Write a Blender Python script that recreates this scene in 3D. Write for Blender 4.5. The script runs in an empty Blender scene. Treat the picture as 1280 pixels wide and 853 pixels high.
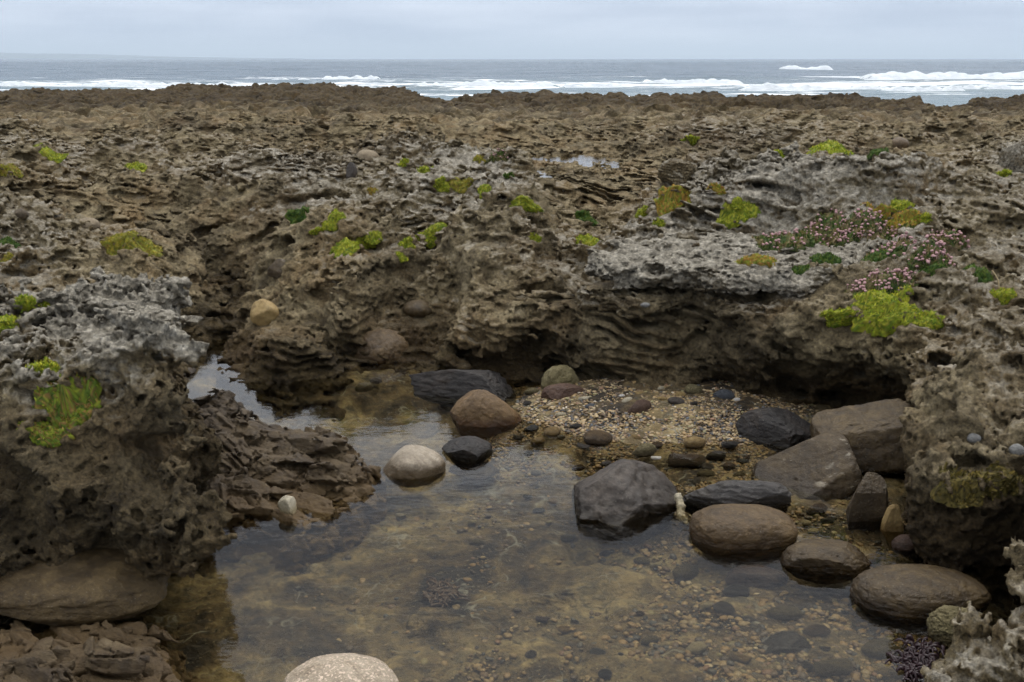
import bpy, bmesh, math, random, time
import numpy as np
from mathutils import Vector, Matrix
from concurrent.futures import ThreadPoolExecutor
import openvdb

SC = bpy.context.scene
T0 = time.time()
R = math.radians
# ------------------------------------------------------------------ camera
CAM_H, PITCH, FPX = 1.7, 15.4, 1280.0
cam = bpy.data.objects.new('camera', bpy.data.cameras.new('camera'))
SC.collection.objects.link(cam)
cam.data.sensor_width = 36.0
cam.data.lens = 36.0
cam.data.clip_start = 0.05
cam.data.clip_end = 60000
cam.location = (0, 0, CAM_H)
cam.rotation_euler = (R(90 - PITCH), 0, R(-0.0))
SC.camera = cam
# ------------------------------------------------------------------ sky, sun, exposure
SUN_EL, SUN_AZ = 60.0, 27.0           # soft overcast light from high over the sea, right of the view
W = bpy.data.worlds.new('World'); SC.world = W; W.use_nodes = True
nt = W.node_tree; nt.nodes.clear()
def wn(t, **k):
    n = nt.nodes.new(t)
    for a, b in k.items(): setattr(n, a, b)
    return n
w_out = wn('ShaderNodeOutputWorld'); w_bg = wn('ShaderNodeBackground')
w_sky = wn('ShaderNodeTexSky', sky_type='NISHITA', sun_disc=False)
w_sky.sun_elevation = R(SUN_EL); w_sky.sun_rotation = R(SUN_AZ); w_sky.dust_density = 2.0
w_tc = wn('ShaderNodeTexCoord'); w_sep = wn('ShaderNodeSeparateXYZ')
nt.links.new(w_tc.outputs['Generated'], w_sep.inputs[0])
w_grad = wn('ShaderNodeValToRGB')
e = w_grad.color_ramp.elements
e[0].position = 0.0; e[0].color = (6.0, 6.7, 8.0, 1)
e[1].position = 0.75; e[1].color = (20, 19.8, 19.5, 1)
m = w_grad.color_ramp.elements.new(0.07); m.color = (6.0, 6.7, 8.0, 1)
m = w_grad.color_ramp.elements.new(0.28); m.color = (9.6, 9.9, 10.5, 1)
m = w_grad.color_ramp.elements.new(0.365); m.color = (11.5, 11.7, 12.0, 1)
m = w_grad.color_ramp.elements.new(0.43); m.color = (4.3, 4.5, 5.0, 1)
nt.links.new(w_sep.outputs['Z'], w_grad.inputs['Fac'])
w_map = wn('ShaderNodeMapping'); w_map.inputs['Scale'].default_value = (2.2, 2.2, 17.0); w_map.inputs['Location'].default_value = (3.1, 1.7, 0.35)
nt.links.new(w_tc.outputs['Generated'], w_map.inputs['Vector'])
w_noi = wn('ShaderNodeTexNoise'); w_noi.inputs['Scale'].default_value = 1.6; w_noi.inputs['Detail'].default_value = 7; w_noi.inputs['Roughness'].default_value = 0.5
nt.links.new(w_map.outputs[0], w_noi.inputs['Vector'])
w_cr = wn('ShaderNodeValToRGB')
e = w_cr.color_ramp.elements
e[0].position = 0.36; e[0].color = (0.76, 0.80, 0.86, 1)
e[1].position = 0.66; e[1].color = (1.22, 1.20, 1.17, 1)
nt.links.new(w_noi.outputs['Fac'], w_cr.inputs['Fac'])
w_mul = wn('ShaderNodeMix', data_type='RGBA', blend_type='MULTIPLY'); w_mul.inputs[0].default_value = 1
nt.links.new(w_grad.outputs[0], w_mul.inputs[6]); nt.links.new(w_cr.outputs[0], w_mul.inputs[7])
w_mix = wn('ShaderNodeMix', data_type='RGBA'); w_mix.inputs[0].default_value = 0.92
nt.links.new(w_sky.outputs[0], w_mix.inputs[6]); nt.links.new(w_mul.outputs[2], w_mix.inputs[7])
nt.links.new(w_mix.outputs[2], w_bg.inputs['Color']); w_bg.inputs['Strength'].default_value = 0.1
nt.links.new(w_bg.outputs[0], w_out.inputs[0])
sun = bpy.data.objects.new('sun', bpy.data.lights.new('sun', 'SUN'))
sun.data.energy = 1.5; sun.data.angle = R(16); sun.data.color = (1.0, 0.96, 0.9)
sun.rotation_euler = (R(90 - SUN_EL), 0, R(180 - SUN_AZ)); SC.collection.objects.link(sun)
SC.view_settings.view_transform = 'Standard'; SC.view_settings.look = 'None'
SC.view_settings.exposure = 0.2; SC.view_settings.gamma = 1.0
SC.cycles.max_bounces = 8; SC.cycles.diffuse_bounces = 2; SC.cycles.transparent_max_bounces = 8
SC.cycles.use_denoising = True; SC.cycles.denoising_prefilter = 'FAST'; SC.cycles.use_adaptive_sampling = False
SC.cycles.denoiser = 'OPENIMAGEDENOISE'

# ------------------------------------------------------------------ pixel -> place
SP, CP = math.sin(R(PITCH)), math.cos(R(PITCH))
def ray(px, py):
    a = (px - 640.0) / FPX; b = -(py - 426.5) / FPX
    return a, CP + b * SP, -SP + b * CP
def P(px, py, z=0.0):
    """point of the level z seen at photo pixel (px, py)"""
    a, fy, fz = ray(px, py); t = (z - CAM_H) / fz
    return np.array([a * t, fy * t, z])
def Pd(px, py, Y):
    a, fy, fz = ray(px, py); t = Y / fy
    return np.array([a * t, Y, CAM_H + fz * t])

# ------------------------------------------------------------------ noise
POOL = ThreadPoolExecutor(4)
_rs = np.random.RandomState(11)
_perm = _rs.permutation(256).astype(np.int32); _perm = np.concatenate([_perm, _perm])
_g = _rs.normal(size=(256, 3)); _g = (_g / np.linalg.norm(_g, axis=1)[:, None]).astype(np.float32)
_gx, _gy, _gz = [np.ascontiguousarray(_g[:, i]) for i in range(3)]
def _pn(x, y, z):
    xf = np.floor(x); yf = np.floor(y); zf = np.floor(z)
    xi = xf.astype(np.int32) & 255; yi = yf.astype(np.int32) & 255; zi = zf.astype(np.int32) & 255
    x = x - xf; y = y - yf; z = z - zf
    u = x*x*x*(x*(x*6-15)+10); v = y*y*y*(y*(y*6-15)+10); w = z*z*z*(z*(z*6-15)+10)
    A = _perm[xi] + yi; B = _perm[xi+1] + yi
    AA = _perm[A] + zi; AB = _perm[A+1] + zi; BA = _perm[B] + zi; BB = _perm[B+1] + zi
    def g(h, a, b, c):
        h = _perm[h]
        return _gx[h]*a + _gy[h]*b + _gz[h]*c
    x1, y1, z1 = x-1, y-1, z-1
    def L(a, b, t): return a + t*(b-a)
    r0 = L(L(g(AA, x, y, z), g(BA, x1, y, z), u), L(g(AB, x, y1, z), g(BB, x1, y1, z), u), v)
    r1 = L(L(g(AA+1, x, y, z1), g(BA+1, x1, y, z1), u), L(g(AB+1, x, y1, z1), g(BB+1, x1, y1, z1), u), v)
    return L(r0, r1, w) * 1.5
def noise(x, y, z, f=1.0, seed=0):
    """gradient noise, about -1..1"""
    o = seed * 17.31
    x = np.asarray(x, np.float32)*f + np.float32(o); y = np.asarray(y, np.float32)*f + np.float32(o*.7); z = np.asarray(z, np.float32)*f + np.float32(o*1.3)
    x, y, z = np.broadcast_arrays(x, y, z); sh = x.shape
    x = x.ravel(); y = y.ravel(); z = z.ravel()
    out = np.empty(x.shape, np.float32); n = 65536
    for i in range(0, len(x), n):
        out[i:i+n] = _pn(x[i:i+n], y[i:i+n], z[i:i+n])
    return out.reshape(sh)
def fbm(x, y, z, f, oct=4, gain=.5, seed=0):
    s = 0; a = 1
    for k in range(oct):
        s = s + a*noise(x, y, z, f, seed+k); f *= 2.07; a *= gain
    return s
def worley(x, y, z, f, seed=0):
    """distances to the two nearest cell points, and a random value of the nearest cell"""
    x = np.asarray(x, np.float32)*f; y = np.asarray(y, np.float32)*f; z = np.asarray(z, np.float32)*f
    xi = np.floor(x); yi = np.floor(y); zi = np.floor(z)
    F1 = np.full(x.shape, 9., np.float32); F2 = F1.copy(); C = np.zeros(x.shape, np.int32)
    ix = xi.astype(np.int32); iy = yi.astype(np.int32); iz = zi.astype(np.int32)
    rnd = np.random.RandomState(seed+5).rand(256, 3).astype(np.float32)
    for a in (-1, 0, 1):
        for b in (-1, 0, 1):
            for c in (-1, 0, 1):
                h = _perm[(_perm[(_perm[(ix+a) & 255] + iy + b) & 255] + iz + c) & 255]
                d = np.sqrt((xi+a+rnd[h, 0]-x)**2 + (yi+b+rnd[h, 1]-y)**2 + (zi+c+rnd[h, 2]-z)**2)
                near = d < F1
                F2 = np.where(near, F1, np.minimum(F2, d)); C = np.where(near, h, C); F1 = np.where(near, d, F1)
    return F1, F2, C
def facets(x, y, z, f, seed=0):
    """nearest cell: edge distance F2-F1, random value, and a random tilt evaluated from the cell centre"""
    x = np.asarray(x, np.float32)*f; y = np.asarray(y, np.float32)*f; z = np.asarray(z, np.float32)*f
    xi = np.floor(x); yi = np.floor(y); zi = np.floor(z); ix = xi.astype(np.int32); iy = yi.astype(np.int32); iz = zi.astype(np.int32)
    F1 = np.full(x.shape, 9., np.float32); F2 = F1.copy(); C = np.zeros(x.shape, np.int32); TL = np.zeros(x.shape, np.float32)
    rnd = np.random.RandomState(seed+5).rand(256, 3).astype(np.float32); tl = np.random.RandomState(seed+6).normal(size=(256, 3)).astype(np.float32)
    for a in (-1, 0, 1):
        for b in (-1, 0, 1):
            for c in (-1, 0, 1):
                h = _perm[(_perm[(_perm[(ix+a) & 255] + iy + b) & 255] + iz + c) & 255]
                dx = x-(xi+a+rnd[h, 0]); dy = y-(yi+b+rnd[h, 1]); dz = z-(zi+c+rnd[h, 2])
                d = np.sqrt(dx*dx+dy*dy+dz*dz); near = d < F1
                F2 = np.where(near, F1, np.minimum(F2, d)); C = np.where(near, h, C); F1 = np.where(near, d, F1)
                TL = np.where(near, tl[h, 0]*dx+tl[h, 1]*dy+tl[h, 2]*dz, TL)
    return F2-F1, (C % 16)/16.-.5, TL
def sstep(a, b, x):
    t = np.clip((x-a)/(b-a), 0, 1); return t*t*(3-2*t)
def smin(a, b, k):
    h = np.clip(.5 + .5*(b-a)/k, 0, 1); return b + (a-b)*h - k*h*(1-h)
def smax(a, b, k): return -smin(-a, -b, k)

# ------------------------------------------------------------------ objects
def tag(o, label=None, cat=None, group=None, kind=None):
    if label: o['label'] = label
    if cat: o['category'] = cat
    if group: o['group'] = group
    if kind: o['kind'] = kind
    return o
def empty(name, loc=(0, 0, 0)):
    o = bpy.data.objects.new(name, None); o.location = loc; o.empty_display_size = .1
    SC.collection.objects.link(o); return o
def mesh_obj(name, V, F, mat, parent=None, smooth=True, attrs=None, loc=None):
    me = bpy.data.meshes.new(name)
    V = np.asarray(V, np.float32); F = np.asarray(F, np.int32)
    if loc is not None: V = V - np.asarray(loc, np.float32)
    k = F.shape[1]
    me.vertices.add(len(V)); me.vertices.foreach_set('co', V.ravel())
    me.loops.add(F.size); me.loops.foreach_set('vertex_index', F.ravel())
    me.polygons.add(len(F)); me.polygons.foreach_set('loop_start', np.arange(0, F.size, k, dtype=np.int32))
    me.polygons.foreach_set('loop_total', np.full(len(F), k, np.int32))
    if smooth: me.polygons.foreach_set('use_smooth', np.ones(len(F), bool))
    for nm, arr in (attrs or {}).items():
        arr = np.asarray(arr, np.float32)
        if arr.ndim == 1:
            at = me.attributes.new(nm, 'FLOAT', 'POINT'); at.data.foreach_set('value', arr)
        else:
            at = me.attributes.new(nm, 'FLOAT_COLOR', 'POINT')
            if arr.shape[1] == 3: arr = np.concatenate([arr, np.ones((len(arr), 1), np.float32)], 1)
            at.data.foreach_set('color', arr.ravel())
    me.update(calc_edges=True); me.validate()
    me.materials.append(mat)
    o = bpy.data.objects.new(name, me); SC.collection.objects.link(o)
    if loc is not None: o.location = loc
    if parent is not None: o.parent = parent
    return o
def grid_faces(nu, nv):
    i = np.arange(nu*nv).reshape(nu, nv)
    return np.stack([i[:-1, :-1], i[1:, :-1], i[1:, 1:], i[:-1, 1:]], -1).reshape(-1, 4)
def keep_big(V, F, minv):
    """drop loose crumbs of an extracted surface"""
    lab = np.arange(len(V)); e = np.concatenate([F[:, [0, 1]], F[:, [1, 2]], F[:, [2, 3]]])
    for _ in range(60):
        old = lab.copy()
        m = np.minimum(lab[e[:, 0]], lab[e[:, 1]])
        np.minimum.at(lab, e[:, 0], m); np.minimum.at(lab, e[:, 1], m)
        lab = lab[lab]; lab = lab[lab]
        if (lab == old).all(): break
    cnt = np.bincount(lab, minlength=len(V)); ok = cnt[lab] >= minv
    idx = np.cumsum(ok) - 1
    F = F[ok[F[:, 0]]]
    return V[ok], idx[F].astype(np.int32)

# ------------------------------------------------------------------ materials
class NT:
    def __init__(s, name):
        s.m = bpy.data.materials.new(name); s.m.use_nodes = True; s.t = s.m.node_tree; s.t.nodes.clear()
        s.out = s.n('ShaderNodeOutputMaterial')
    def n(s, t, ins=None, **k):
        nd = s.t.nodes.new(t)
        for a, b in k.items(): setattr(nd, a, b)
        for a, b in (ins or {}).items(): s.set(nd, a, b)
        return nd
    def set(s, nd, a, b):
        sock = nd.inputs[a]
        if isinstance(b, bpy.types.NodeSocket): s.t.links.new(b, sock)
        else: sock.default_value = b
    def coord(s): return s.n('ShaderNodeTexCoord').outputs['Object']
    def gpos(s): return s.n('ShaderNodeNewGeometry').outputs['Position']
    def normal(s): return s.n('ShaderNodeNewGeometry').outputs['Normal']
    def noise(s, vec, sc, det=5, rough=.55, dist=0.0):
        return s.n('ShaderNodeTexNoise', {'Vector': vec, 'Scale': sc, 'Detail': det, 'Roughness': rough, 'Distortion': dist}).outputs['Fac']
    def vor(s, vec, sc, feature='F1', out='Distance', rnd=1.0):
        return s.n('ShaderNodeTexVoronoi', {'Vector': vec, 'Scale': sc, 'Randomness': rnd}, feature=feature).outputs[out]
    def ramp(s, fac, stops, interp='LINEAR'):
        r = s.n('ShaderNodeValToRGB', {'Fac': fac}); cr = r.color_ramp; cr.interpolation = interp
        while len(cr.elements) < len(stops): cr.elements.new(.5)
        for e, (p, c) in zip(cr.elements, stops):
            e.position = p; e.color = (c, c, c, 1) if not hasattr(c, '__len__') else (*c, 1)
        return r.outputs[0]
    def mix(s, f, a, b, mode='MIX'):
        nd = s.n('ShaderNodeMix', data_type='RGBA', blend_type=mode)
        for i, v in ((0, f), (6, a), (7, b)):
            if isinstance(v, tuple): v = (*v, 1)
            s.set(nd, i, v)
        return nd.outputs[2]
    def math(s, op, a, b=0.0, clamp=False):
        return s.n('ShaderNodeMath', {0: a, 1: b}, operation=op, use_clamp=clamp).outputs[0]
    def mr(s, v, a, b, c=0.0, d=1.0):
        return s.n('ShaderNodeMapRange', {'Value': v, 'From Min': a, 'From Max': b, 'To Min': c, 'To Max': d}).outputs[0]
    def sep(s, v): return s.n('ShaderNodeSeparateXYZ', {0: v}).outputs
    def attr(s, nm, out='Fac'): return s.n('ShaderNodeAttribute', attribute_name=nm).outputs[out]
    def mapping(s, v, sc=(1, 1, 1), rot=(0, 0, 0), loc=(0, 0, 0)):
        return s.n('ShaderNodeMapping', {'Vector': v, 'Scale': sc, 'Rotation': rot, 'Location': loc}).outputs[0]
    def bump(s, h, dist, strength=1.0, prev=None):
        d = {'Height': h, 'Distance': dist, 'Strength': strength}
        if prev is not None: d['Normal'] = prev
        return s.n('ShaderNodeBump', d).outputs[0]
    def bsdf(s, col, rough=.8, nrm=None, spec=.4, **k):
        d = {'Base Color': (*col, 1) if isinstance(col, tuple) else col, 'Roughness': rough, 'Specular IOR Level': spec}
        if nrm is not None: d['Normal'] = nrm
        d.update(k)
        return s.n('ShaderNodeBsdfPrincipled', d).outputs[0]
    def done(s, sh): s.t.links.new(sh, s.out.inputs[0]); return s.m

def mat_karst(name, bright=1.0):
    """weathered cavernous limestone: tan-brown, grey lichen crust on the exposed tops, dark tide stain low down"""
    k = NT(name); p = k.gpos(); z = k.sep(p)[2]; nz = k.sep(k.normal())[2]
    n1 = k.noise(p, 2.3, 5); n2 = k.noise(p, 9, 6, .6); n3 = k.noise(p, 70, 4, .7)
    c = k.ramp(n2, [(.28, (.055, .042, .024)), (.45, (.130, .104, .060)), (.58, (.225, .184, .112)), (.76, (.37, .312, .208))])
    och = k.mix(k.mr(n1, .45, .7), c, k.mix(.6, c, (.23, .155, .075)))
    och = k.mix(k.mr(k.noise(k.mapping(p, (1, .45, 1)), .55, 4, .6), .48, .62, 0, .8), och, k.mix(1.0, och, (.5, .49, .50), 'MULTIPLY'))   # darker weathered patches
    g = k.attr('grey')
    gn = k.math('ADD', g, k.math('MULTIPLY', k.math('SUBTRACT', n1, .5), 1.3))
    gn = k.math('ADD', gn, k.math('MULTIPLY', k.math('SUBTRACT', n2, .5), 1.2))
    gn = k.math('ADD', gn, k.mr(nz, .2, .9, -.28, .12))
    gf = k.mr(gn, .32, .76)
    grey = k.ramp(k.noise(p, 22, 5, .6), [(.3, (.10, .090, .073)), (.5, (.245, .226, .190)), (.7, (.46, .435, .385))])
    c = k.mix(gf, och, grey)
    c = k.mix(k.mr(n3, .34, .66), k.mix(1.0, c, (.62, .61, .59), 'MULTIPLY'), k.mix(1.0, c, (1.5, 1.47, 1.38), 'MULTIPLY'))
    st = k.attr('stain')                                           # dark algal film where the tide reaches
    c = k.mix(st, c, k.mix(1.0, c, (.29, .255, .19), 'MULTIPLY'))
    if bright != 1: c = k.mix(1.0, c, (bright, bright, bright), 'MULTIPLY')
    h = k.math('ADD', k.noise(p, 45, 5, .7), k.math('MULTIPLY', k.vor(p, 55), .55))
    b = k.bump(h, .03, 1.0)
    b = k.bump(k.noise(p, 170, 3, .7), .008, 1.0, b)
    return k.done(k.bsdf(c, .92, b, .25))

# ------------------------------------------------------------------ rock platform: heights read off the photograph
# (px, py, height, grey crust)
CTRL = [
 # left bank and channel
 (-150,470,.30,.2),(0,470,.30,.2),(120,455,.15,.1),(-150,365,.45,.3),(0,365,.38,.3),(110,362,.35,.2),(200,372,.28,.1),
 (235,425,.02,.0),(300,400,.03,.0),(290,350,.12,.0),(250,310,.26,.0),(200,335,.38,.1),
 (-120,300,.66,.6),(0,300,.62,.6),(80,305,.56,.6),(130,325,.44,.3),(-120,250,.60,.2),(0,250,.56,.2),(110,262,.46,.0),(190,250,.52,.05),(300,255,.55,.1),
 (0,205,.64,.4),(60,195,.68,.5),(140,200,.62,.4),(180,215,.6,.2),(260,215,.64,.5),(330,205,.7,.6),(400,200,.62,.3),
 # middle mound
 (330,440,.12,.0),(390,430,.15,.0),(350,400,.18,.0),(430,420,.20,.05),(430,385,.29,.1),(390,350,.34,.1),(350,320,.42,.1),(420,310,.54,.2),
 (500,420,.19,.0),(560,430,.14,.0),(520,390,.27,.1),(620,430,.19,.0),(690,440,.18,.0),(600,390,.42,.25),(680,400,.34,.1),
 (520,345,.43,.3),(600,340,.53,.4),(690,345,.5,.35),(540,290,.65,.4),(640,300,.62,.35),(450,270,.64,.4),(390,245,.66,.6),
 (560,240,.80,.5),(640,245,.76,.4),(700,270,.62,.25),(520,205,.87,.55),(580,192,.91,.7),(640,205,.86,.7),(470,215,.72,.3),(680,225,.66,.2),
 # right of the middle: layered cliff, ledge, mound
 (720,430,.28,.1),(760,420,.34,.1),(850,410,.40,.1),(920,400,.44,.15),(740,350,.50,.3),(760,310,.60,.5),(850,345,.55,.3),(960,350,.58,.35),
 (770,270,.66,.3),(720,255,.58,.05),(760,235,.55,.0),(820,225,.64,.15),(850,250,.84,.8),(900,290,.72,.5),(870,225,.92,.8),(960,228,.93,.85),(1030,240,.93,.9),
 (980,285,.80,.5),(1010,320,.70,.4),
 # right slope
 (960,455,.34,.0),(1010,450,.40,.1),(1080,445,.42,.15),(1140,470,.40,.2),(1000,400,.50,.3),(1100,390,.58,.4),(1180,420,.50,.4),(1270,430,.50,.45),(1400,430,.55,.4),
 (1100,330,.72,.45),(1200,350,.66,.4),(1290,350,.66,.35),(1120,265,.86,.6),(1180,260,.86,.4),(1240,285,.78,.5),(1290,250,.78,.5),(1420,300,.78,.5),
 (1160,500,.40,.2),(1230,480,.46,.25),(1280,500,.46,.25),(1420,500,.5,.3),(1200,540,.40,.2),(1270,560,.42,.35),(1420,600,.45,.3),(1200,600,.34,.1),(1270,640,.34,.15),
 (1280,745,.24,.4),(1240,800,.12,.5),(1290,830,.15,.55),(1205,848,.09,.55),(1450,750,.3,.5),(1300,900,.2,1.2),
 # plateau behind
 (0,170,.6,.15),(150,168,.58,.0),(300,165,.58,.0),(450,165,.56,.05),(600,168,.54,.0),(685,200,.42,.0),(640,200,.46,.0),(740,200,.50,.0),(800,195,.60,.1),(860,205,.62,.05),
 (700,168,.58,.05),(840,170,.66,.3),(930,180,.66,.4),(960,205,.62,.0),(1040,200,.62,.15),(1100,210,.60,.1),(1180,215,.68,.2),(1270,190,.82,.7),(1050,170,.66,.3),(1180,170,.64,.1),(1300,165,.66,.1),
 (0,140,.5,.05),(200,140,.5,.0),(400,140,.52,.0),(600,140,.5,.0),(800,142,.52,.0),(1000,148,.5,.05),(1250,150,.5,.05),
 (0,122,.28,.0),(200,118,.26,.0),(400,115,.34,.0),(560,121,.12,.0),(640,122,.22,.0),(800,128,.25,.0),(1000,131,.25,.0),(1150,137,.1,.0),(1280,136,.2,.0),
]
_cp = np.array([[*P(a, b, c)[:2], c, g] for a, b, c, g in CTRL])
def _uw(x, y): return np.stack([x/y*2.2, np.log(y)], -1)
_cu = _uw(_cp[:, 0], _cp[:, 1])
def _tps(r2): return r2*np.log(r2+1e-9)
def _fit(val, lam=.004):
    n = len(_cu); K = _tps(((_cu[:, None]-_cu[None])**2).sum(-1)) + lam*np.eye(n)
    Q = np.c_[np.ones(n), _cu]; A = np.block([[K, Q], [Q.T, np.zeros((3, 3))]])
    return np.linalg.solve(A, np.r_[val, np.zeros(3)])
_wT, _wG = _fit(_cp[:, 2]), _fit(_cp[:, 3], .02)
def top_grey(x, y):
    q = _uw(x, y); sh = q.shape[:-1]; q = q.reshape(-1, 2)
    o = np.empty((len(q), 2))
    for i in range(0, len(q), 20000):
        s = q[i:i+20000]; k = _tps(((s[:, None]-_cu[None])**2).sum(-1)); k = np.c_[k, np.ones(len(s)), s]
        o[i:i+20000, 0] = k @ _wT; o[i:i+20000, 1] = k @ _wG
    return o[:, 0].reshape(sh), o[:, 1].reshape(sh)
# outline of the pool hollow (lip of the cliffs), photo pixels at water level
OUT = [(-300,900),(-300,470),(60,475),(170,462),(236,436),(262,424),(300,424),(262,446),(286,480),(345,496),(395,484),(428,463),(470,452),(515,466),(560,478),(640,482),
       (700,480),(735,490),(800,494),(880,500),(935,520),(1000,520),(1100,530),(1155,560),(1155,610),(1138,650),(1155,705),(1258,712),(1315,745),(1300,800),(1232,850),(1195,920),(1160,1000),(0,1000)]
_out = np.array([P(a, b, 0)[:2] for a, b in OUT])
def poly_sd(x, y, pts):
    """signed distance to a polygon: positive outside"""
    d = np.full(x.shape, 1e9); inside = np.zeros(x.shape, bool); n = len(pts)
    for i in range(n):
        ax, ay = pts[i]; bx, by = pts[(i+1) % n]; ex, ey = bx-ax, by-ay
        t = np.clip(((x-ax)*ex + (y-ay)*ey)/(ex*ex+ey*ey+1e-12), 0, 1)
        d = np.minimum(d, (x-ax-t*ex)**2 + (y-ay-t*ey)**2)
        cr = ((ay > y) != (by > y)) & (x < (bx-ax)*(y-ay)/(by-ay+1e-12) + ax); inside ^= cr
    d = np.sqrt(d); return np.where(inside, -d, d)

def wor1(x, y, z, f, seed=0):
    """distance to the nearest cell point"""
    x = x*np.float32(f)+seed*3.7; y = y*np.float32(f)+seed*1.9; z = z*np.float32(f)+seed*2.3
    out = np.empty(x.shape, np.float32); n = 40000
    for i in range(0, len(x), n):
        a, b, c = x[i:i+n], y[i:i+n], z[i:i+n]
        fa, fb, fc = np.floor(a), np.floor(b), np.floor(c)
        ia, ib, ic = fa.astype(np.int32), fb.astype(np.int32), fc.astype(np.int32)
        a = (a-fa).astype(np.float32); b = (b-fb).astype(np.float32); c = (c-fc).astype(np.float32)
        best = np.full(a.shape, 9, np.float32)
        for da in (-1, 0, 1):
            ha = _perm[(ia+da) & 255]
            for db in (-1, 0, 1):
                hb = _perm[(ha+ib+db) & 255]
                for dc in (-1, 0, 1):
                    h = _perm[(hb+ic+dc) & 255]
                    d = (_wr[h, 0]+da-a)**2; d += (_wr[h, 1]+db-b)**2; d += (_wr[h, 2]+dc-c)**2
                    np.minimum(best, d, out=best)
        out[i:i+n] = np.sqrt(best)
    return out
_wr = np.random.RandomState(99).rand(256, 3).astype(np.float32)
def karst_detail(x, y, z, amp=1.0, fine=1.0, low=1.0):
    """relief of weathered cavernous limestone, metres, added to an implicit surface"""
    x = np.asarray(x, np.float32); y = np.asarray(y, np.float32); z = np.asarray(z, np.float32)
    q1 = noise(x, y, z*1.5, 3.5, 31); q2 = noise(x, y, z*1.5, 3.5, 32)
    wx = x + .06*q1; wy = y + .06*q2
    m = np.clip(.75 + .75*noise(x, y, z, 1.1, 33), .2, 1.4)                          # smoother and rougher areas
    d = low*(.075*noise(x, y, z*1.8, 2.0, 1) + .09*noise(x, y, z*1.6, .95, 34))
    r = np.abs(noise(wx, wy, z*1.7, 3.4, 2)); d += .080*(r-.28)                    # crests
    p0 = noise(wx, wy, z*1.6, 4.3, 8); d += .11*sstep(.2, .6, p0)-.022              # hollows
    d += m*.12*(.50-wor1(wx + .02*q2, wy, z*1.35 + .02*q1, 7.0, 1))                # scalloped pits with sharp rims
    w2 = wor1(wx, wy + .012*q1, z*1.25, 17.0, 2); d += (.4+.6*m)*.075*(.50-w2)
    d += .022*fine*noise(wx, wy, z, 26, 6)
    p3 = noise(x, y, z, 40, 5); d += (.034*sstep(.0, .4, p3)-.013)*fine
    d += .014*fine*(np.abs(noise(x, y, z, 60, 7))-.28)*2
    return d*amp

# layered (stratified) patches: centre pixel/height, radius, strength
STRATA = [(P(805, 440, .20), .40, .062), (P(785, 240, .55), .8, .035), (P(110, 265, .5), .9, .03), (P(1220, 275, .75), .6, .012)]
def strata(x, y, z):
    s = .030*np.clip(noise(x, y, z*.5, .8, 45)+.1, 0, 1)
    for c, r, a in STRATA:
        w = np.exp(-((x-c[0])**2 + (y-c[1])**2)/r**2)
        s = s + a*w
    ph = (z + .16*x + .06*noise(x, y, z, 2.2, 41) + .02*noise(x, y, z, 7, 42))/.062
    ph = ph*1.25 + 1.1*noise(x, y, z*2.5, 1.7, 43) + .35*noise(x, y, z*2, 6, 46); s = s*np.clip(.7 + 1.7*noise(x, y, z*2.5, 2.6, 44), 0, 1.25)
    tri = np.abs((ph % 1)-.5)*2
    return s*(sstep(.25, .75, tri)*2-1)

def extract(f, us, ws, zs, minv=2500):
    """surface f=0 of a (u=x/y, w=log y, z) fan grid -> world vertices, quads"""
    g = openvdb.FloatGrid(); g.background = 1.0
    g.copyFromArray(np.ascontiguousarray(f, np.float32))
    p, q = g.convertToQuads(0.0)
    p = p.astype(np.float64)
    U = us[0] + p[:, 0]*(us[1]-us[0]); Y = np.exp(ws[0] + p[:, 1]*(ws[1]-ws[0])); Z = zs[0] + p[:, 2]*(zs[1]-zs[0])
    V = np.stack([U*Y, Y, Z], 1)
    return keep_big(V, q.astype(np.int32), minv)

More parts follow.
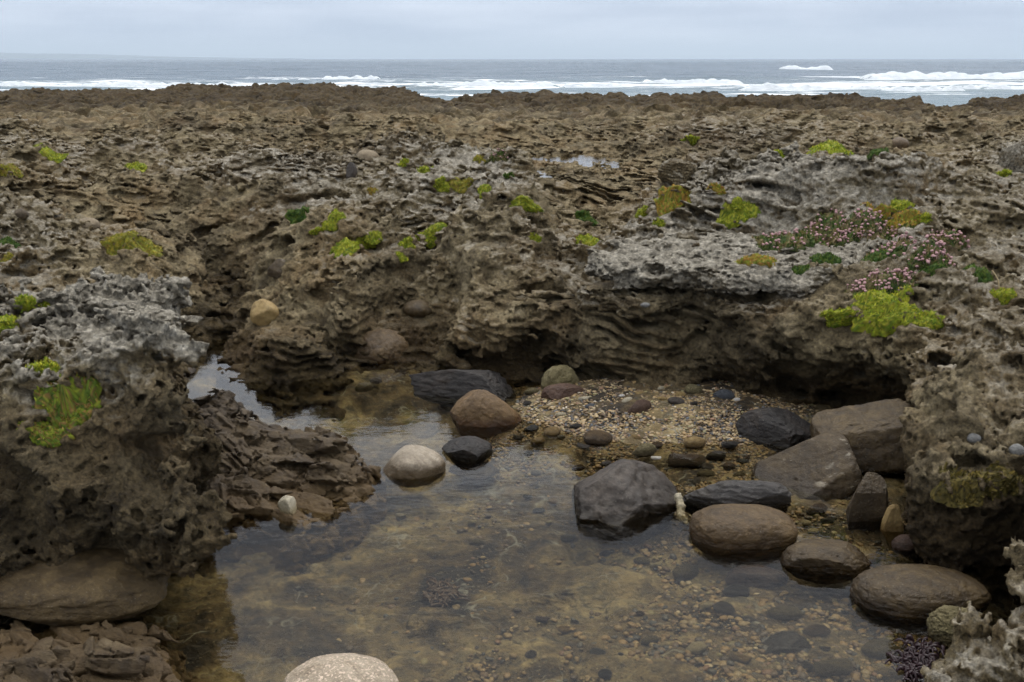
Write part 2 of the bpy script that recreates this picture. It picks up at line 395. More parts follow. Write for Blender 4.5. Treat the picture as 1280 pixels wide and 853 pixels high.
def blur2(a, r, it):
    for _ in range(it):
        for ax in (0, 1):
            p = np.pad(a, [(r, r) if k == ax else (0, 0) for k in (0, 1)], mode='edge'); c = np.cumsum(p, ax)
            c = np.concatenate([np.zeros_like(np.take(c, [0], ax)), c], ax); n = a.shape[ax]
            a = (np.take(c, np.arange(2*r+1, 2*r+1+n), ax) - np.take(c, np.arange(n), ax))/(2*r+1)
    return a
SMALLP = P(688, 206, .455)
LEDGE_A = [(746, 316), (772, 334), (828, 337), (905, 345), (1000, 350), (1062, 345), (1060, 320), (960, 303), (850, 297), (790, 303)]
LEDGES = [(np.array([P(a, b, .66)[:2] for a, b in LEDGE_A]), .60)]
LAY = P(805, 452, .15)
def build_platform():
    us = np.arange(-.84, .841, .0020); ws = np.arange(math.log(2.1), math.log(19), .0038); zs = np.arange(-.22, 1.24, .0090)
    Yw = np.exp(ws); X2 = us[:, None]*Yw[None]; Y2 = np.broadcast_to(Yw[None], X2.shape)
    T, G = top_grey(X2, Y2); T = np.clip(T, -.15, 1.0); D = poly_sd(X2, Y2, _out)
    lo = fbm(X2, Y2, X2*0, .55, 3, .5, 60)*.05*sstep(5, 12, Y2) + .13*noise(X2, Y2, X2*0, .9, 65)*sstep(4.5, 7, Y2)
    hum = (np.maximum(noise(X2, Y2, X2*0, .9, 61), -.3))*.22*sstep(9, 16, Y2)
    T = T + lo + hum
    A1, A2, AC = worley(X2 + .22*noise(X2, Y2, X2*0, 1.6, 66), Y2*.85 + .22*noise(X2, Y2, X2*0, 1.6, 67), X2*0 + .3, 1.25, 8)   # joint blocks
    B1, B2, BC = worley(X2 + .12*noise(X2, Y2, X2*0, 3, 68), Y2*.8 + .12*noise(X2, Y2, X2*0, 3, 69), X2*0 + .3, 2.9, 9)
    blk = .21*((AC % 32)/32-.5) + .13*((BC % 32)/32-.5)
    crk = .10*(1-sstep(0, .06, A2-A1)) + .05*(1-sstep(0, .07, B2-B1))
    blk = blur2(blk*(1 + .6*sstep(6, 10, Y2)), 3, 2); T = T + blk - blur2(crk, 1, 1)
    sp = np.sqrt(((X2-SMALLP[0])/1.1)**2 + ((Y2-SMALLP[1])/2.4)**2)
    T = np.where(sp < 1.25, np.minimum(T, .385 + .3*sstep(.7, 1.25, sp)), T)
    for lp, lz in LEDGES:
        T = T - np.maximum(T-lz, 0)*(1-sstep(.0, .40, poly_sd(X2, Y2, lp)))
    T = T - .35*sstep(17.8, 18.8, Y2)
    und = .09 + .24*noise(X2, Y2, X2*0, 1.3, 62) + .14*noise(X2, Y2, X2*0, 3.1, 63) + .5*blk
    und = und + .16*sstep(.8, 1.1, X2)*sstep(3.9, 4.4, Y2)
    und = np.clip(und, -.08, .48)*(1-.75*np.exp(-((X2-LAY[0])**2+(Y2-LAY[1])**2)/.45**2))
    D = D + .13*np.exp(-((X2-LAY[0])**2+(Y2-LAY[1])**2)/.38**2) + (.09*noise(X2, Y2, X2*0, 1.8, 64) + .6*blk)*(.15+.85*sstep(3.4, 4.8, Y2))
    SLO = .75*sstep(-2.6, -1.9, X2)*(1-sstep(.85, 1.25, X2))*sstep(4.2, 4.8, Y2)*np.clip(.8 + .9*noise(X2, Y2, X2*0, 1.5, 71), .15, 1.3)      # stepped rather than overhanging faces
    F = np.ones((len(us), len(ws), len(zs)), np.float32)
    def slab(j0):
        sl = slice(j0, j0+8)
        x = np.broadcast_to(X2[:, sl, None], (len(us), len(range(*sl.indices(len(ws)))), len(zs))).astype(np.float32)
        y = np.broadcast_to(Y2[:, sl, None], x.shape).astype(np.float32); z = np.broadcast_to(zs[None, None], x.shape).astype(np.float32)
        a = z - T[:, sl, None].astype(np.float32)
        u = und[:, sl, None]*np.exp(-((z-.06)/.15)**2)
        b = (u + SLO[:, sl, None]*np.maximum(z, 0) - D[:, sl, None]).astype(np.float32)
        f = smax(a, b, .10)
        m = (f > -.25) & (f < .22)
        f = f*.9
        xm, ym, zm = x[m], y[m], z[m]
        f[m] += karst_detail(xm, ym, zm, 1.0, 1.0, .15+.85*sstep(2.8, 3.8, ym)) + strata(xm, ym, zm)
        f[:, :, 0] = np.where(f[:, :, 0] < .3, f[:, :, 0], f[:, :, 0])
        F[:, sl] = np.clip(f, -.3, .3)
    list(POOL.map(slab, range(0, len(ws), 8)))
    V, Q = extract(F, us, ws, zs, 4000)
    return V, Q
M_KARST = mat_karst('karst_limestone')
V, Q = build_platform()
def surf_attrs(V):
    _, g = top_grey(V[:, 0], V[:, 1])
    wob = .06*noise(V[:, 0], V[:, 1], V[:, 2], 3.0, 70)
    rt = sstep(.7, 1.0, V[:, 0]); st = 1 - sstep(.08+.06*rt, .32+.16*rt, V[:, 2]+1.4*wob)
    st = st*(1-.75*np.exp(-((V[:, 0]-LAY[0])**2+(V[:, 1]-LAY[1])**2)/.4**2))*(.15+.85*sstep(2.75, 3.3, V[:, 1]))
    st = np.maximum(st*np.clip(1.6-V[:, 1]*.08, 0, 1), sstep(15, 33, V[:, 1]+8*wob/.06)*1.0)
    return {'grey': g, 'stain': st}
platform = tag(mesh_obj('rock_platform', V, Q, M_KARST, attrs=surf_attrs(V)), kind='structure')
print('platform', len(V), time.time()-T0)

def build_far():
    us = np.linspace(-.90, .90, 1080); ws = np.linspace(math.log(16.6), math.log(85), 540)
    Y = np.exp(ws)[None]*np.ones((len(us), 1)); X = us[:, None]*Y
    T, G = top_grey(X, Y)
    z0 = X*0
    edge = np.interp(us*.97*1280+640, [-100, 0, 180, 250, 400, 515, 535, 590, 620, 800, 1000, 1120, 1140, 1165, 1185, 1300], [46, 47, 49, 53, 56, 54, 37, 37, 46, 43, 39, 37, 31, 31, 37, 36])[:, None] + 2.0*noise(X, z0, z0, .35, 80) + 1.5*noise(X, Y, z0, .8, 81)
    T = np.clip(T, -.3, .8); w = sstep(24, 34, Y); T = T*(1-w) + w*(.30 + .1*noise(X, Y, z0, .13, 79))
    T += .10*np.maximum(0, noise(X, Y, z0, .33, 78))*sstep(-7, -3, Y-edge)
    T -= .55*sstep(.28, .45, noise(X*.6, Y, z0, .25, 77))*sstep(-10, -5, Y-edge)
    drop = sstep(-.8, 2.5, Y-edge)
    h = T*(1-drop) - .75*drop
    A1, A2, AC = worley(X + .5*noise(X, Y, z0, .7, 66), Y*.6 + .4*noise(X, Y, z0, .7, 67), z0 + .3, .62, 8); B1, B2, BC = worley(X + .2*noise(X, Y, z0, 1.5, 66), Y*.6 + .2*noise(X, Y, z0, 1.5, 67), z0 + .3, 1.5, 9)
    h -= .4*(1-sstep(16.6, 17.8, Y)); h += .15*((AC % 32)/32-.5) + .12*((BC % 32)/32-.5) - .12*(1-sstep(0, .08, A2-A1))
    h += .05*fbm(X, Y, z0, .55, 3, .5, 60) + .13*np.maximum(noise(X, Y, z0, .9, 61), -.3)
    r = 1-np.abs(noise(X, Y, z0, 1.5, 82))*1.6; h += .10*r - .05
    h += .08*noise(X, Y, z0, 2.6, 83) + .08*noise(X, Y, z0, 5, 84)
    h -= .26*sstep(.15, .5, noise(X, Y, z0, 2.1, 85))
    h += .07*np.maximum(0, noise(X, Y, z0, .8, 86))*sstep(-14, -2, Y-edge)*(1-sstep(6, 9, Y-edge))
    hx = X + .10*noise(X, Y, z0, 2.2, 87); hy = Y + .3*noise(X, Y, z0, 1.7, 88)
    V = np.stack([hx, hy, h], -1).reshape(-1, 3)
    return V, grid_faces(len(us), len(ws))
V2, Q2 = build_far()
tag(mesh_obj('far_platform', V2, Q2, M_KARST, attrs=surf_attrs(V2)), kind='structure')
print('far', time.time()-T0)
# ------------------------------------------------------------------ sea
SEA_Z = -0.3
def mat_sea():
    k = NT('sea_water'); p = k.gpos()
    foam = k.attr('foam')
    q = k.mapping(p, (.25, 1.0, 1.0))
    n = k.noise(q, .55, 6, .62); n2 = k.noise(q, 2.6, 5, .7)
    f = k.math('ADD', foam, k.math('MULTIPLY', k.math('SUBTRACT', n, .5), .9))
    f = k.math('ADD', f, k.math('MULTIPLY', k.math('SUBTRACT', n2, .5), .7))
    f = k.mr(f, .56, .68)
    b = k.bump(k.noise(k.mapping(p, (.6, 1.0, 1.0)), 1.1, 6, .6), .5, 1.0)
    b = k.bump(k.noise(k.mapping(p, (.05, .16, .1)), 1.0, 5, .6), 2.2, .7, b)
    w = k.bsdf((.026, .062, .098), .2, b, .5, IOR=1.33)
    w2 = k.bsdf((.070, .125, .145), .2, b, .5, IOR=1.33)              # green shallows over the reef edge
    w = k.n('ShaderNodeMixShader', {0: k.attr('shallow'), 1: w, 2: w2}).outputs[0]
    fo = k.bsdf((.80, .83, .85), .8, None, .2)
    return k.done(k.n('ShaderNodeMixShader', {0: f, 1: w, 2: fo}).outputs[0])
M_SEA = mat_sea()
def swell(X, Y):
    z0 = X*0
    return (.24*noise(X*.35, Y, z0, .22, 90) + .34*noise(X*.3, Y, z0, .075, 91) + .05*noise(X*.5, Y, z0, .6, 92)) + .45*noise(X*.3, Y, z0, .022, 93)*sstep(120, 400, Y)
us = np.linspace(-.95, .95, 640); ws = np.r_[np.linspace(math.log(36), math.log(700), 760), np.linspace(math.log(710), math.log(25000), 40)]
Ys = np.exp(ws)[None]*np.ones((len(us), 1)); Xs = us[:, None]*Ys
H = SEA_Z + swell(Xs, Ys)*sstep(36, 60, Ys)*(1-sstep(600, 900, Ys))
band = np.exp(-((Ys-86)/13)**2)*.50 + np.exp(-((Ys-116)/10)**2)*.34 + .34*np.exp(-((Ys-62)/10)**2) + .3*sstep(.0, .4, us)[:, None]*np.exp(-((Ys-130)/40)**2)
foam = band + .10 - .35*sstep(150, 300, Ys) + .25*noise(Xs*.25, Ys, Xs*0, .05, 95)*(1-sstep(150, 300, Ys))
mesh_obj('sea', np.stack([Xs, Ys, H], -1).reshape(-1, 3), grid_faces(len(us), len(ws)), M_SEA,
         attrs={'foam': foam.ravel(), 'shallow': (.8*(1-sstep(60, 130, Ys))).ravel()})['kind'] = 'structure'
# far headland and the sea air that pales it
hx = np.linspace(0, 1, 160)[:, None]*np.ones((1, 24)); hy = np.linspace(0, 1, 24)[None]*np.ones((160, 1))
HX = -11500 + 8200*hx; HY = 14500 + 3000*hy + 700*noise(hx*3, hx*0, hx*0, 2.0, 97)
HZ = SEA_Z - 3 + (125*(1-sstep(.35, 1.0, hx)*.9)*(.8 + .25*noise(hx*6, hy, hx*0, 1.0, 98) + .08*noise(hx*30, hy*4, hx*0, 1.0, 99)) + 4)*np.sin(np.pi*hy)**.7
k = NT('headland_turf'); p = k.gpos(); k.done(k.bsdf(k.mix(k.noise(p, .004, 5), (.03, .04, .03), (.06, .065, .055)), .95, None, .1))
tag(mesh_obj('headland', np.stack([HX, HY, HZ], -1).reshape(-1, 3), grid_faces(160, 24), k.m), kind='structure')
def haze_box(x0, x1, y0, y1, z0, z1, dens):
    V = [(x, y, z) for x in (x0, x1) for y in (y0, y1) for z in (z0, z1)]
    F = [(0, 1, 3, 2), (4, 6, 7, 5), (0, 4, 5, 1), (2, 3, 7, 6), (0, 2, 6, 4), (1, 5, 7, 3)]
    k = NT('sea_air'); v = k.n('ShaderNodeVolumePrincipled', {'Color': (.74, .87, 1.0, 1), 'Density': dens, 'Anisotropy': .2})
    k.t.links.new(v.outputs[0], k.out.inputs['Volume'])
    tag(mesh_obj('haze', V, F, k.m, smooth=False), 'pale sea air', kind='stuff')
haze_box(-21000, 21000, -40, 26000, -4.5, 260, 1.1e-4)
def mat_foam():
    k = NT('wave_foam'); p = k.gpos()
    n = k.noise(k.mapping(p, (.35, 1, 1)), 1.4, 6, .65)
    f = k.math('ADD', k.attr('foam'), k.math('MULTIPLY', k.math('SUBTRACT', n, .5), 2.9))
    b = k.bump(k.noise(p, 3.0, 5, .7), .3, .9)
    fo = k.bsdf(k.mix(k.noise(p, 1.1, 5, .6), (.42, .48, .53), (.80, .83, .85)), .85, b, .2)
    w = k.bsdf((.05, .12, .13), .15, b, .5, IOR=1.33)
    return k.done(k.n('ShaderNodeMixShader', {0: k.mr(f, .35, .55), 1: w, 2: fo}).outputs[0])
M_FOAM = mat_foam()
def breaker(x0, x1, ybase, hpx, seed, label, deep=1.0, lean=.0):
    """a breaking wave: humped ridge of foam, its foot on the sea at photo row ybase"""
    a = P(x0, ybase, SEA_Z); b = P(x1, ybase, SEA_Z); L = b[0]-a[0]; Y = a[1]; hh = hpx/FPX*Y*.80
    nx, ny = int(np.clip((x1-x0)*1.2, 40, 420)), 22
    u = np.linspace(0, 1, nx)[:, None]*np.ones((1, ny)); v = np.linspace(0, 1, ny)[None]*np.ones((nx, 1))
    X = a[0] + u*L; D = 5.5*hh*deep
    ends = sstep(0, .10, u)*(1-sstep(.88, 1, u))
    crest = (.62 + .38*noise(X, X*0+seed, X*0, 5/ max(L, 1), seed) + .25*noise(X, X*0, X*0, 3/hh*.35, seed+1) + .14*noise(X, v*2, X*0, 1.6/hh, seed+2))*ends
    prof = sstep(0, .30, v)*(1-sstep(.36, 1, v)*.92)
    Z = SEA_Z - .12 + hh*np.clip(crest, .02, 1.3)*prof*1.05 + .10*hh*noise(X, v*6, X*0, 1.1/hh, seed+3)*prof
    Yv = Y + (v-.15)*D + lean*(X-a[0]) + .5*hh*noise(X, X*0, X*0, .5/hh, seed+4)
    fo = (1-sstep(.45, 1, v))*(.35 + .75*ends) + .25*noise(X, v*3, X*0, .6/hh, seed+5)
    V = np.stack([X, Yv, Z], -1).reshape(-1, 3)
    o = mesh_obj('breaking_wave', V, grid_faces(nx, ny), M_FOAM, attrs={'foam': fo.ravel()}, loc=(a[0]+L/2, Y, SEA_Z))
    tag(o, label, 'wave', 'waves breaking on the reef edge')
breaker(-90, 345, 109, 13, 201, 'long low line of white surf at the left end of the reef')
breaker(330, 400, 102, 7, 202, 'short patch of broken surf right of the long left surf line')
breaker(398, 478, 100, 10, 203, 'white curling wave crest above the dark reef edge left of centre')
breaker(510, 705, 107, 11, 204, 'thin white surf line behind the gap in the dark reef')
breaker(700, 800, 108, 8, 212, 'faint low surf line between two longer lines at centre right')
breaker(795, 935, 104, 10, 205, 'ragged white breaker right of centre with a small peak')
breaker(925, 1130, 112, 12, 206, 'broad low surf line running toward the right reef edge')
breaker(1100, 1215, 114, 12, 207, 'near white surf roll in front of the big right breaker')
breaker(974, 1045, 88, 12, 208, 'lone white wave crest standing far out below the horizon', .6)
breaker(1075, 1330, 101, 18, 209, 'big spreading breaker with foam trailing to the right edge', 1.3, -.04)
breaker(1200, 1340, 112, 12, 210, 'white surf along the right edge in front of the big breaker')
print('sea', time.time()-T0)

# ------------------------------------------------------------------ pool: bed and water
GC = P(785, 515, .0)
def bed_z(x, y):
    x = np.asarray(x, float); y = np.asarray(y, float)
    r = np.sqrt(((x-GC[0]-.28)/1.45)**2 + ((y-GC[1]-.12)/1.0)**2)
    z = .080 - .230*sstep(.20, 1.12, r)
    c = P(1010, 600, 0); r2 = np.sqrt(((x-c[0])/.9)**2 + ((y-c[1])/.8)**2)
    z = np.maximum(z, -.02 - .13*sstep(.2, 1.3, r2))
    c = P(1010, 800, 0); r2 = np.sqrt(((x-c[0])/1.0)**2 + ((y-c[1])/.7)**2)
    z = np.maximum(z, -.075 - .075*sstep(.2, 1.3, r2))
    c = P(430, 455, 0); r2 = np.sqrt(((x-c[0])/1.5)**2 + ((y-c[1])/.5)**2)
    z = np.maximum(z, -.03 - .12*sstep(.2, 1.2, r2))
    c = P(200, 460, 0); r2 = np.sqrt(((x-c[0])/.7)**2 + ((y-c[1])/.5)**2)
    z = np.maximum(z, -.03 - .12*sstep(.2, 1.2, r2))
    return z + .018*noise(x, y, x*0, 2.5, 110) + .008*noise(x, y, x*0, 7, 111)
nx, ny = 520, 620
us = np.linspace(-.85, .85, nx); ws = np.linspace(math.log(1.6), math.log(8.5), ny)
Yb = np.exp(ws)[None]*np.ones((nx, 1)); Xb = us[:, None]*Yb
F1, F2, C = worley(Xb + .10*noise(Xb, Yb, Xb*0, 3, 112), Yb*1.2 + .10*noise(Xb, Yb, Xb*0, 3, 113), Xb*0, 3.1, 3)
Zb = bed_z(Xb, Yb) + .016*((C % 7)/7-.5) - .005*(1-sstep(.02, .10, F2-F1)) + .007*noise(Xb, Yb, Xb*0, 18, 114) + .022*np.abs(noise(Xb*1.3, Yb, Xb*0, 4.5, 115)) + .008*noise(Xb, Yb, Xb*0, 34, 116)
def mat_bed():
    k = NT('pool_bed_rock'); p = k.gpos()
    n1 = k.noise(p, 3.2, 6, .6, .6); n2 = k.noise(p, 14, 6, .7, .4); n3 = k.noise(p, 55, 4, .7)
    c = k.ramp(n1, [(.36, (.016, .012, .008)), (.46, (.062, .044, .022)), (.54, (.115, .088, .046)), (.66, (.22, .178, .100))])
    c = k.mix(k.mr(n2, .35, .65), k.mix(1.0, c, (.38, .40, .44), 'MULTIPLY'), k.mix(1.0, c, (1.6, 1.5, 1.25), 'MULTIPLY'))
    c = k.mix(k.mr(n3, .58, .72, 0, .55), c, (.30, .25, .155))
    v = k.vor(k.mapping(k.n('ShaderNodeVectorMath', {0: p, 1: k.n('ShaderNodeTexNoise', {'Vector': p, 'Scale': 4.0, 'Detail': 3}).outputs['Color']}, operation='ADD').outputs[0], (1, 1.2, .2)), 2.3, 'DISTANCE_TO_EDGE')
    vein = k.math('MULTIPLY', k.mr(v, .0, .03, 1, 0), k.mr(k.noise(p, 5, 4), .52, .66))
    c = k.mix(k.math('MULTIPLY', vein, .75), c, (.28, .27, .22))
    h = k.math('ADD', k.noise(p, 30, 5, .7), k.math('MULTIPLY', k.mr(v, 0, .04), .12))
    return k.done(k.bsdf(c, .75, k.bump(h, .035, 1.0), .3))
M_BED = mat_bed()
tag(mesh_obj('pool_bed', np.stack([Xb, Yb, Zb], -1).reshape(-1, 3), grid_faces(nx, ny), M_BED), kind='structure')
def mat_water(name, tint, ripple=.0022):
    k = NT(name); p = k.gpos()
    b = k.bump(k.noise(k.mapping(p, (1.0, 1.7, 1)), 6.5, 3, .5), ripple*2, .35)
    b = k.bump(k.noise(k.mapping(p, (1.0, 2.2, 1)), 26, 2, .5), ripple*.5, .4, b)
    fr = k.n('ShaderNodeFresnel', {'IOR': 1.33, 'Normal': b}).outputs[0]
    tr = k.n('ShaderNodeBsdfTransparent', {'Color': (*tint, 1)}).outputs[0]
    gl = k.n('ShaderNodeBsdfGlossy', {'Color': (1, 1, 1, 1), 'Roughness': .015, 'Normal': b}).outputs[0]
    return k.done(k.n('ShaderNodeMixShader', {0: fr, 1: tr, 2: gl}).outputs[0])
M_WATER = mat_water('pool_water', (.88, .86, .76))
def sheet(name, pts, z, mat):
    V = [(x, y, z) for x, y in pts]; me = bpy.data.meshes.new(name); me.from_pydata(V, [], [list(range(len(V)))]); me.materials.append(mat)
    o = bpy.data.objects.new(name, me); SC.collection.objects.link(o); return tag(o, kind='structure')
sheet('pool_water', [(-3.2, 1.5), (3.2, 1.5), (3.9, 6.6), (-4.6, 6.9)], 0.0, M_WATER)
c = SMALLP
sheet('small_pool_water', [(c[0]+1.15*math.cos(a), c[1]+2.2*math.sin(a)) for a in np.linspace(0, 2*math.pi, 40)[:-1]], .455, mat_water('small_pool_water', (.80, .76, .62), .004))
print('pool', time.time()-T0)

# ------------------------------------------------------------------ outcrops with a shape of their own
def fan_build(name, fn, u0, u1, y0, y1, z0, z1, du, dw, dz, mat, attrs=None, minv=1500, parent=None):
    us = np.arange(u0, u1, du); ws = np.arange(math.log(y0), math.log(y1), dw); zs = np.arange(z0, z1, dz)
    F = np.empty((len(us), len(ws), len(zs)), np.float32); Yw = np.exp(ws)
    def slab(j):
        y = Yw[j:j+8]; x = (us[:, None]*y[None])[:, :, None]*np.ones(len(zs)); yy = np.ones_like(x)*y[None, :, None]; zz = np.ones_like(x)*zs
        F[:, j:j+8] = fn(x.astype(np.float32), yy.astype(np.float32), zz.astype(np.float32))
    list(POOL.map(slab, range(0, len(ws), 8)))
    F[0] = F[-1] = 1; F[:, 0] = F[:, -1] = 1; F[:, :, 0] = F[:, :, -1] = 1
    V, Q = extract(np.clip(F, -.3, .3), us, ws, zs, minv if minv < 1 else max(minv, int(.03*F.shape[0]*F.shape[1])))
    return mesh_obj(name, V, Q, mat, attrs=attrs(V) if attrs else None, loc=(V[:, 0].mean(), V[:, 1].mean(), V[:, 2].min()), parent=parent)
def banded(f, fn_detail, x, y, z, lo=-.25, hi=.2):
    m = (f > lo) & (f < hi); f = f.copy(); f[m] += fn_detail(x[m], y[m], z[m]); return f

# left foreground outcrop
def f_left(x, y, z):
    y = y + .10*noise(x, z*1.3, y*0, 3.2, 125); xr = (np.interp(z, [.1, .2, .35, .5, .6, .66, .71, .76, .86], [-.365, -.352, -.350, -.372, -.385, -.385, -.375, -.335, -.338]))*y
    yf = np.interp(z, [.1, .2, .45, .6, .7, .78, .86], [3.07, 2.96, 3.07, 3.24, 3.28, 3.30, 3.42])
    zb = .205 + .04*noise(x, y, x*0, 5, 126) - .4*sstep(3.5, 3.7, y) - .4*sstep(1.85, 2.05, -x)
    zt = .735 + .03*noise(x, y, x*0, 2.2, 120) - .10*sstep(1.38, 1.75, -x)*(1-sstep(3.5, 3.9, y))
    f = smax(smax(x-xr, yf-y, .12), smax(zb-z, z-zt, .08), .10); f = smax(f, smax(y-3.95+.3*sstep(-1.5,-1.1,x), .35*(x+1.12)+(y-3.85), .1), .1)
    def det(a, b, c):
        d = karst_detail(a, b, c, 1.35, 1.0, .25) + .06*noise(a, b, c*1.6, 3.3, 121) + .10*sstep(.18, .5, noise(a, b, c*1.5, 3.8, 127)) - .03
        return d + .04*sstep(.1, .5, noise(a, b, c, 5.2, 122))
    return banded(f, det, x, y, z)
def a_left(V):
    x, y, z = V.T; g = sstep(.57, .80, z+.13*noise(x, y, z, 5, 123))*1.0
    return {'grey': g+.05, 'stain': .8-.8*sstep(.40, .70, z+.08*noise(x, y, z, 3, 124))}
o = fan_build('rock_outcrop', f_left, -.80, -.29, 2.75, 4.45, -.1, .98, .0021, .0024, .0068, M_KARST, a_left)
tag(o, 'tall cavernous outcrop with a pale grey crusted top overhanging the left foreground boulder', 'rock outcrop')
print('left', time.time()-T0)

# grey ledges over the layered cliff
def ledge(pts, zt, th, name, label, seed, gr):
    poly = np.array([P(a, b, zt)[:2] for a, b in pts])
    def f(x, y, z):
        D = poly_sd(x, y, poly) + .05*noise(x, y, x*0, 4, seed) + .02*noise(x, y, z, 11, seed+5)
        zz = z + .03*noise(x, y, x*0, 2.3, seed+1) - .02*(x-poly[:, 0].mean())
        f = smax(D, smax(zz-zt, zt-th-zz-.03*noise(x, y, x*0, 5, seed+2), .03), .04)
        return banded(f, lambda a, b, c: karst_detail(a, b, c*1.5, .55, 1.0, .0), x, y, z)
    u = poly[:, 0]/poly[:, 1]
    o = fan_build(name, f, u.min()-.03, u.max()+.03, poly[:, 1].min()-.15, poly[:, 1].max()+.2, zt-th-.15, zt+.16, .0018, .0028, .0055, M_KARST,
                  lambda V: {'grey': gr+.2*noise(*V.T, 5, seed+3), 'stain': V[:, 0]*0})
    tag(o, label, 'rock ledge')
ledge(LEDGE_A, .665, .065, 'rock_ledge',
      'pale grey flat ledge jutting out above the layered cliff right of centre', 130, .95)
ledge([(728, 366), (800, 374), (868, 370), (905, 384), (985, 388), (1050, 370), (1040, 340), (900, 334), (770, 338)], .525, .055, 'rock_ledge',
      'brown-grey lower ledge just below the pale ledge right of centre', 140, .35)
# fractured slate rising from the pool
def mat_slate(name, stops, wet=.48):
    k = NT(name); p = k.gpos(); z = k.sep(p)[2]
    n1 = k.noise(p, 5, 5, .6); n2 = k.noise(p, 30, 6, .7)
    c = k.ramp(k.math('ADD', k.math('MULTIPLY', n1, .6), k.math('MULTIPLY', n2, .4)), stops)
    low = k.mr(k.math('ADD', z, k.math('MULTIPLY', k.math('SUBTRACT', n1, .5), .12)), .0, .09, 1, 0)
    c = k.mix(low, c, k.mix(.5, c, (.11, .066, .022)))                   # weed film near the waterline
    b = k.bump(k.noise(k.mapping(p, (1, 1.6, 3)), 24, 6, .7), .02, .8); b = k.bump(k.noise(p, 130, 3, .7), .004, .7, b)
    return k.done(k.bsdf(c, k.mr(n2, .3, .7, wet, wet+.3), b, .3))
M_SLATE = mat_slate('brown_slate', [(.32, (.016, .010, .005)), (.48, (.045, .030, .015)), (.6, (.085, .060, .031)), (.74, (.15, .118, .070))])
def slate_rock(pts, zs_, hfun, label, seed, u0, u1, y0, y1):
    poly = np.array([P(a, b, zz)[:2] for (a, b), zz in zip(pts, zs_)])
    def f(x, y, z):
        D = poly_sd(x, y, poly) + .05*noise(x, y, x*0, 3.5, seed)
        h = hfun(x, y, D) - .0
        f = smax(z-h, D-.02 + .25*np.clip(z, -.2, .0), .05)*.8
        def det(a, b, c):
            wx = a + .03*noise(a, b, c, 5, seed+1); wy = b + .03*noise(a, b, c, 5, seed+2)
            q = wx*.5+wy*.86
            al = wx*.86-wy*.5
            e1, r1, t1 = facets(q*1.9+.4*c, al*.75, c*1.7-.5*wx, 4.6, 5)
            e2, r2, t2 = facets(q*1.9-.5*c, al*.85, c*2.2+.4*wy, 10, 6)
            return .040*r1 + .030*t1 + .016*r2 + .016*t2 + .030*(1-sstep(0, .06, e1)) + .016*(1-sstep(0, .08, e2)) + .008*noise(a, b, c, 16, seed+4) + .007*noise(a, b, c, 45, seed+6)
        return banded(f, det, x, y, z)
    o = fan_build('slate_outcrop', f, u0, u1, y0, y1, -.16, .36, .0017, .0024, .0048, M_SLATE)
    tag(o, label, 'slate rock')
cA = P(255, 545, .15)
def hA(x, y, D):
    a = .27*np.exp(-(((x-cA[0])/.27)**2 + ((y-cA[1]-.1)/.60)**2)) ; b = P(392, 568, .08)
    a = a + .125*np.exp(-(((x-b[0])/.30)**2 + ((y-b[1])/.32)**2)) - .022
    return np.minimum(a, .03 - D*1.1)
slate_rock([(140, 655), (150, 560), (170, 500), (230, 484), (300, 492), (335, 520), (328, 548), (385, 530), (425, 545), (428, 572), (468, 595), (450, 618), (400, 652), (372, 662), (330, 645), (255, 655)],
           [0, .1, .15, .2, .15, .1, .03, .06, .06, .03, 0, 0, 0, 0, 0, 0], hA, 'fractured brown slate outcrop rising from the pool beside the left outcrop', 150, -.50, -.13, 3.3, 5.1)
cB = P(60, 835, .0)
slate_rock([(-150, 800), (0, 786), (100, 772), (190, 785), (232, 853), (240, 1000), (-150, 1000)], [0]*7,
           lambda x, y, D: np.minimum(.045 + .03*noise(x, y, x*0, 3, 160), .0-D*.45), 'low cracked slate shelf in the bottom left corner below the big boulder', 165, -.68, -.28, 2.0, 3.1)
print('outcrops', time.time()-T0)
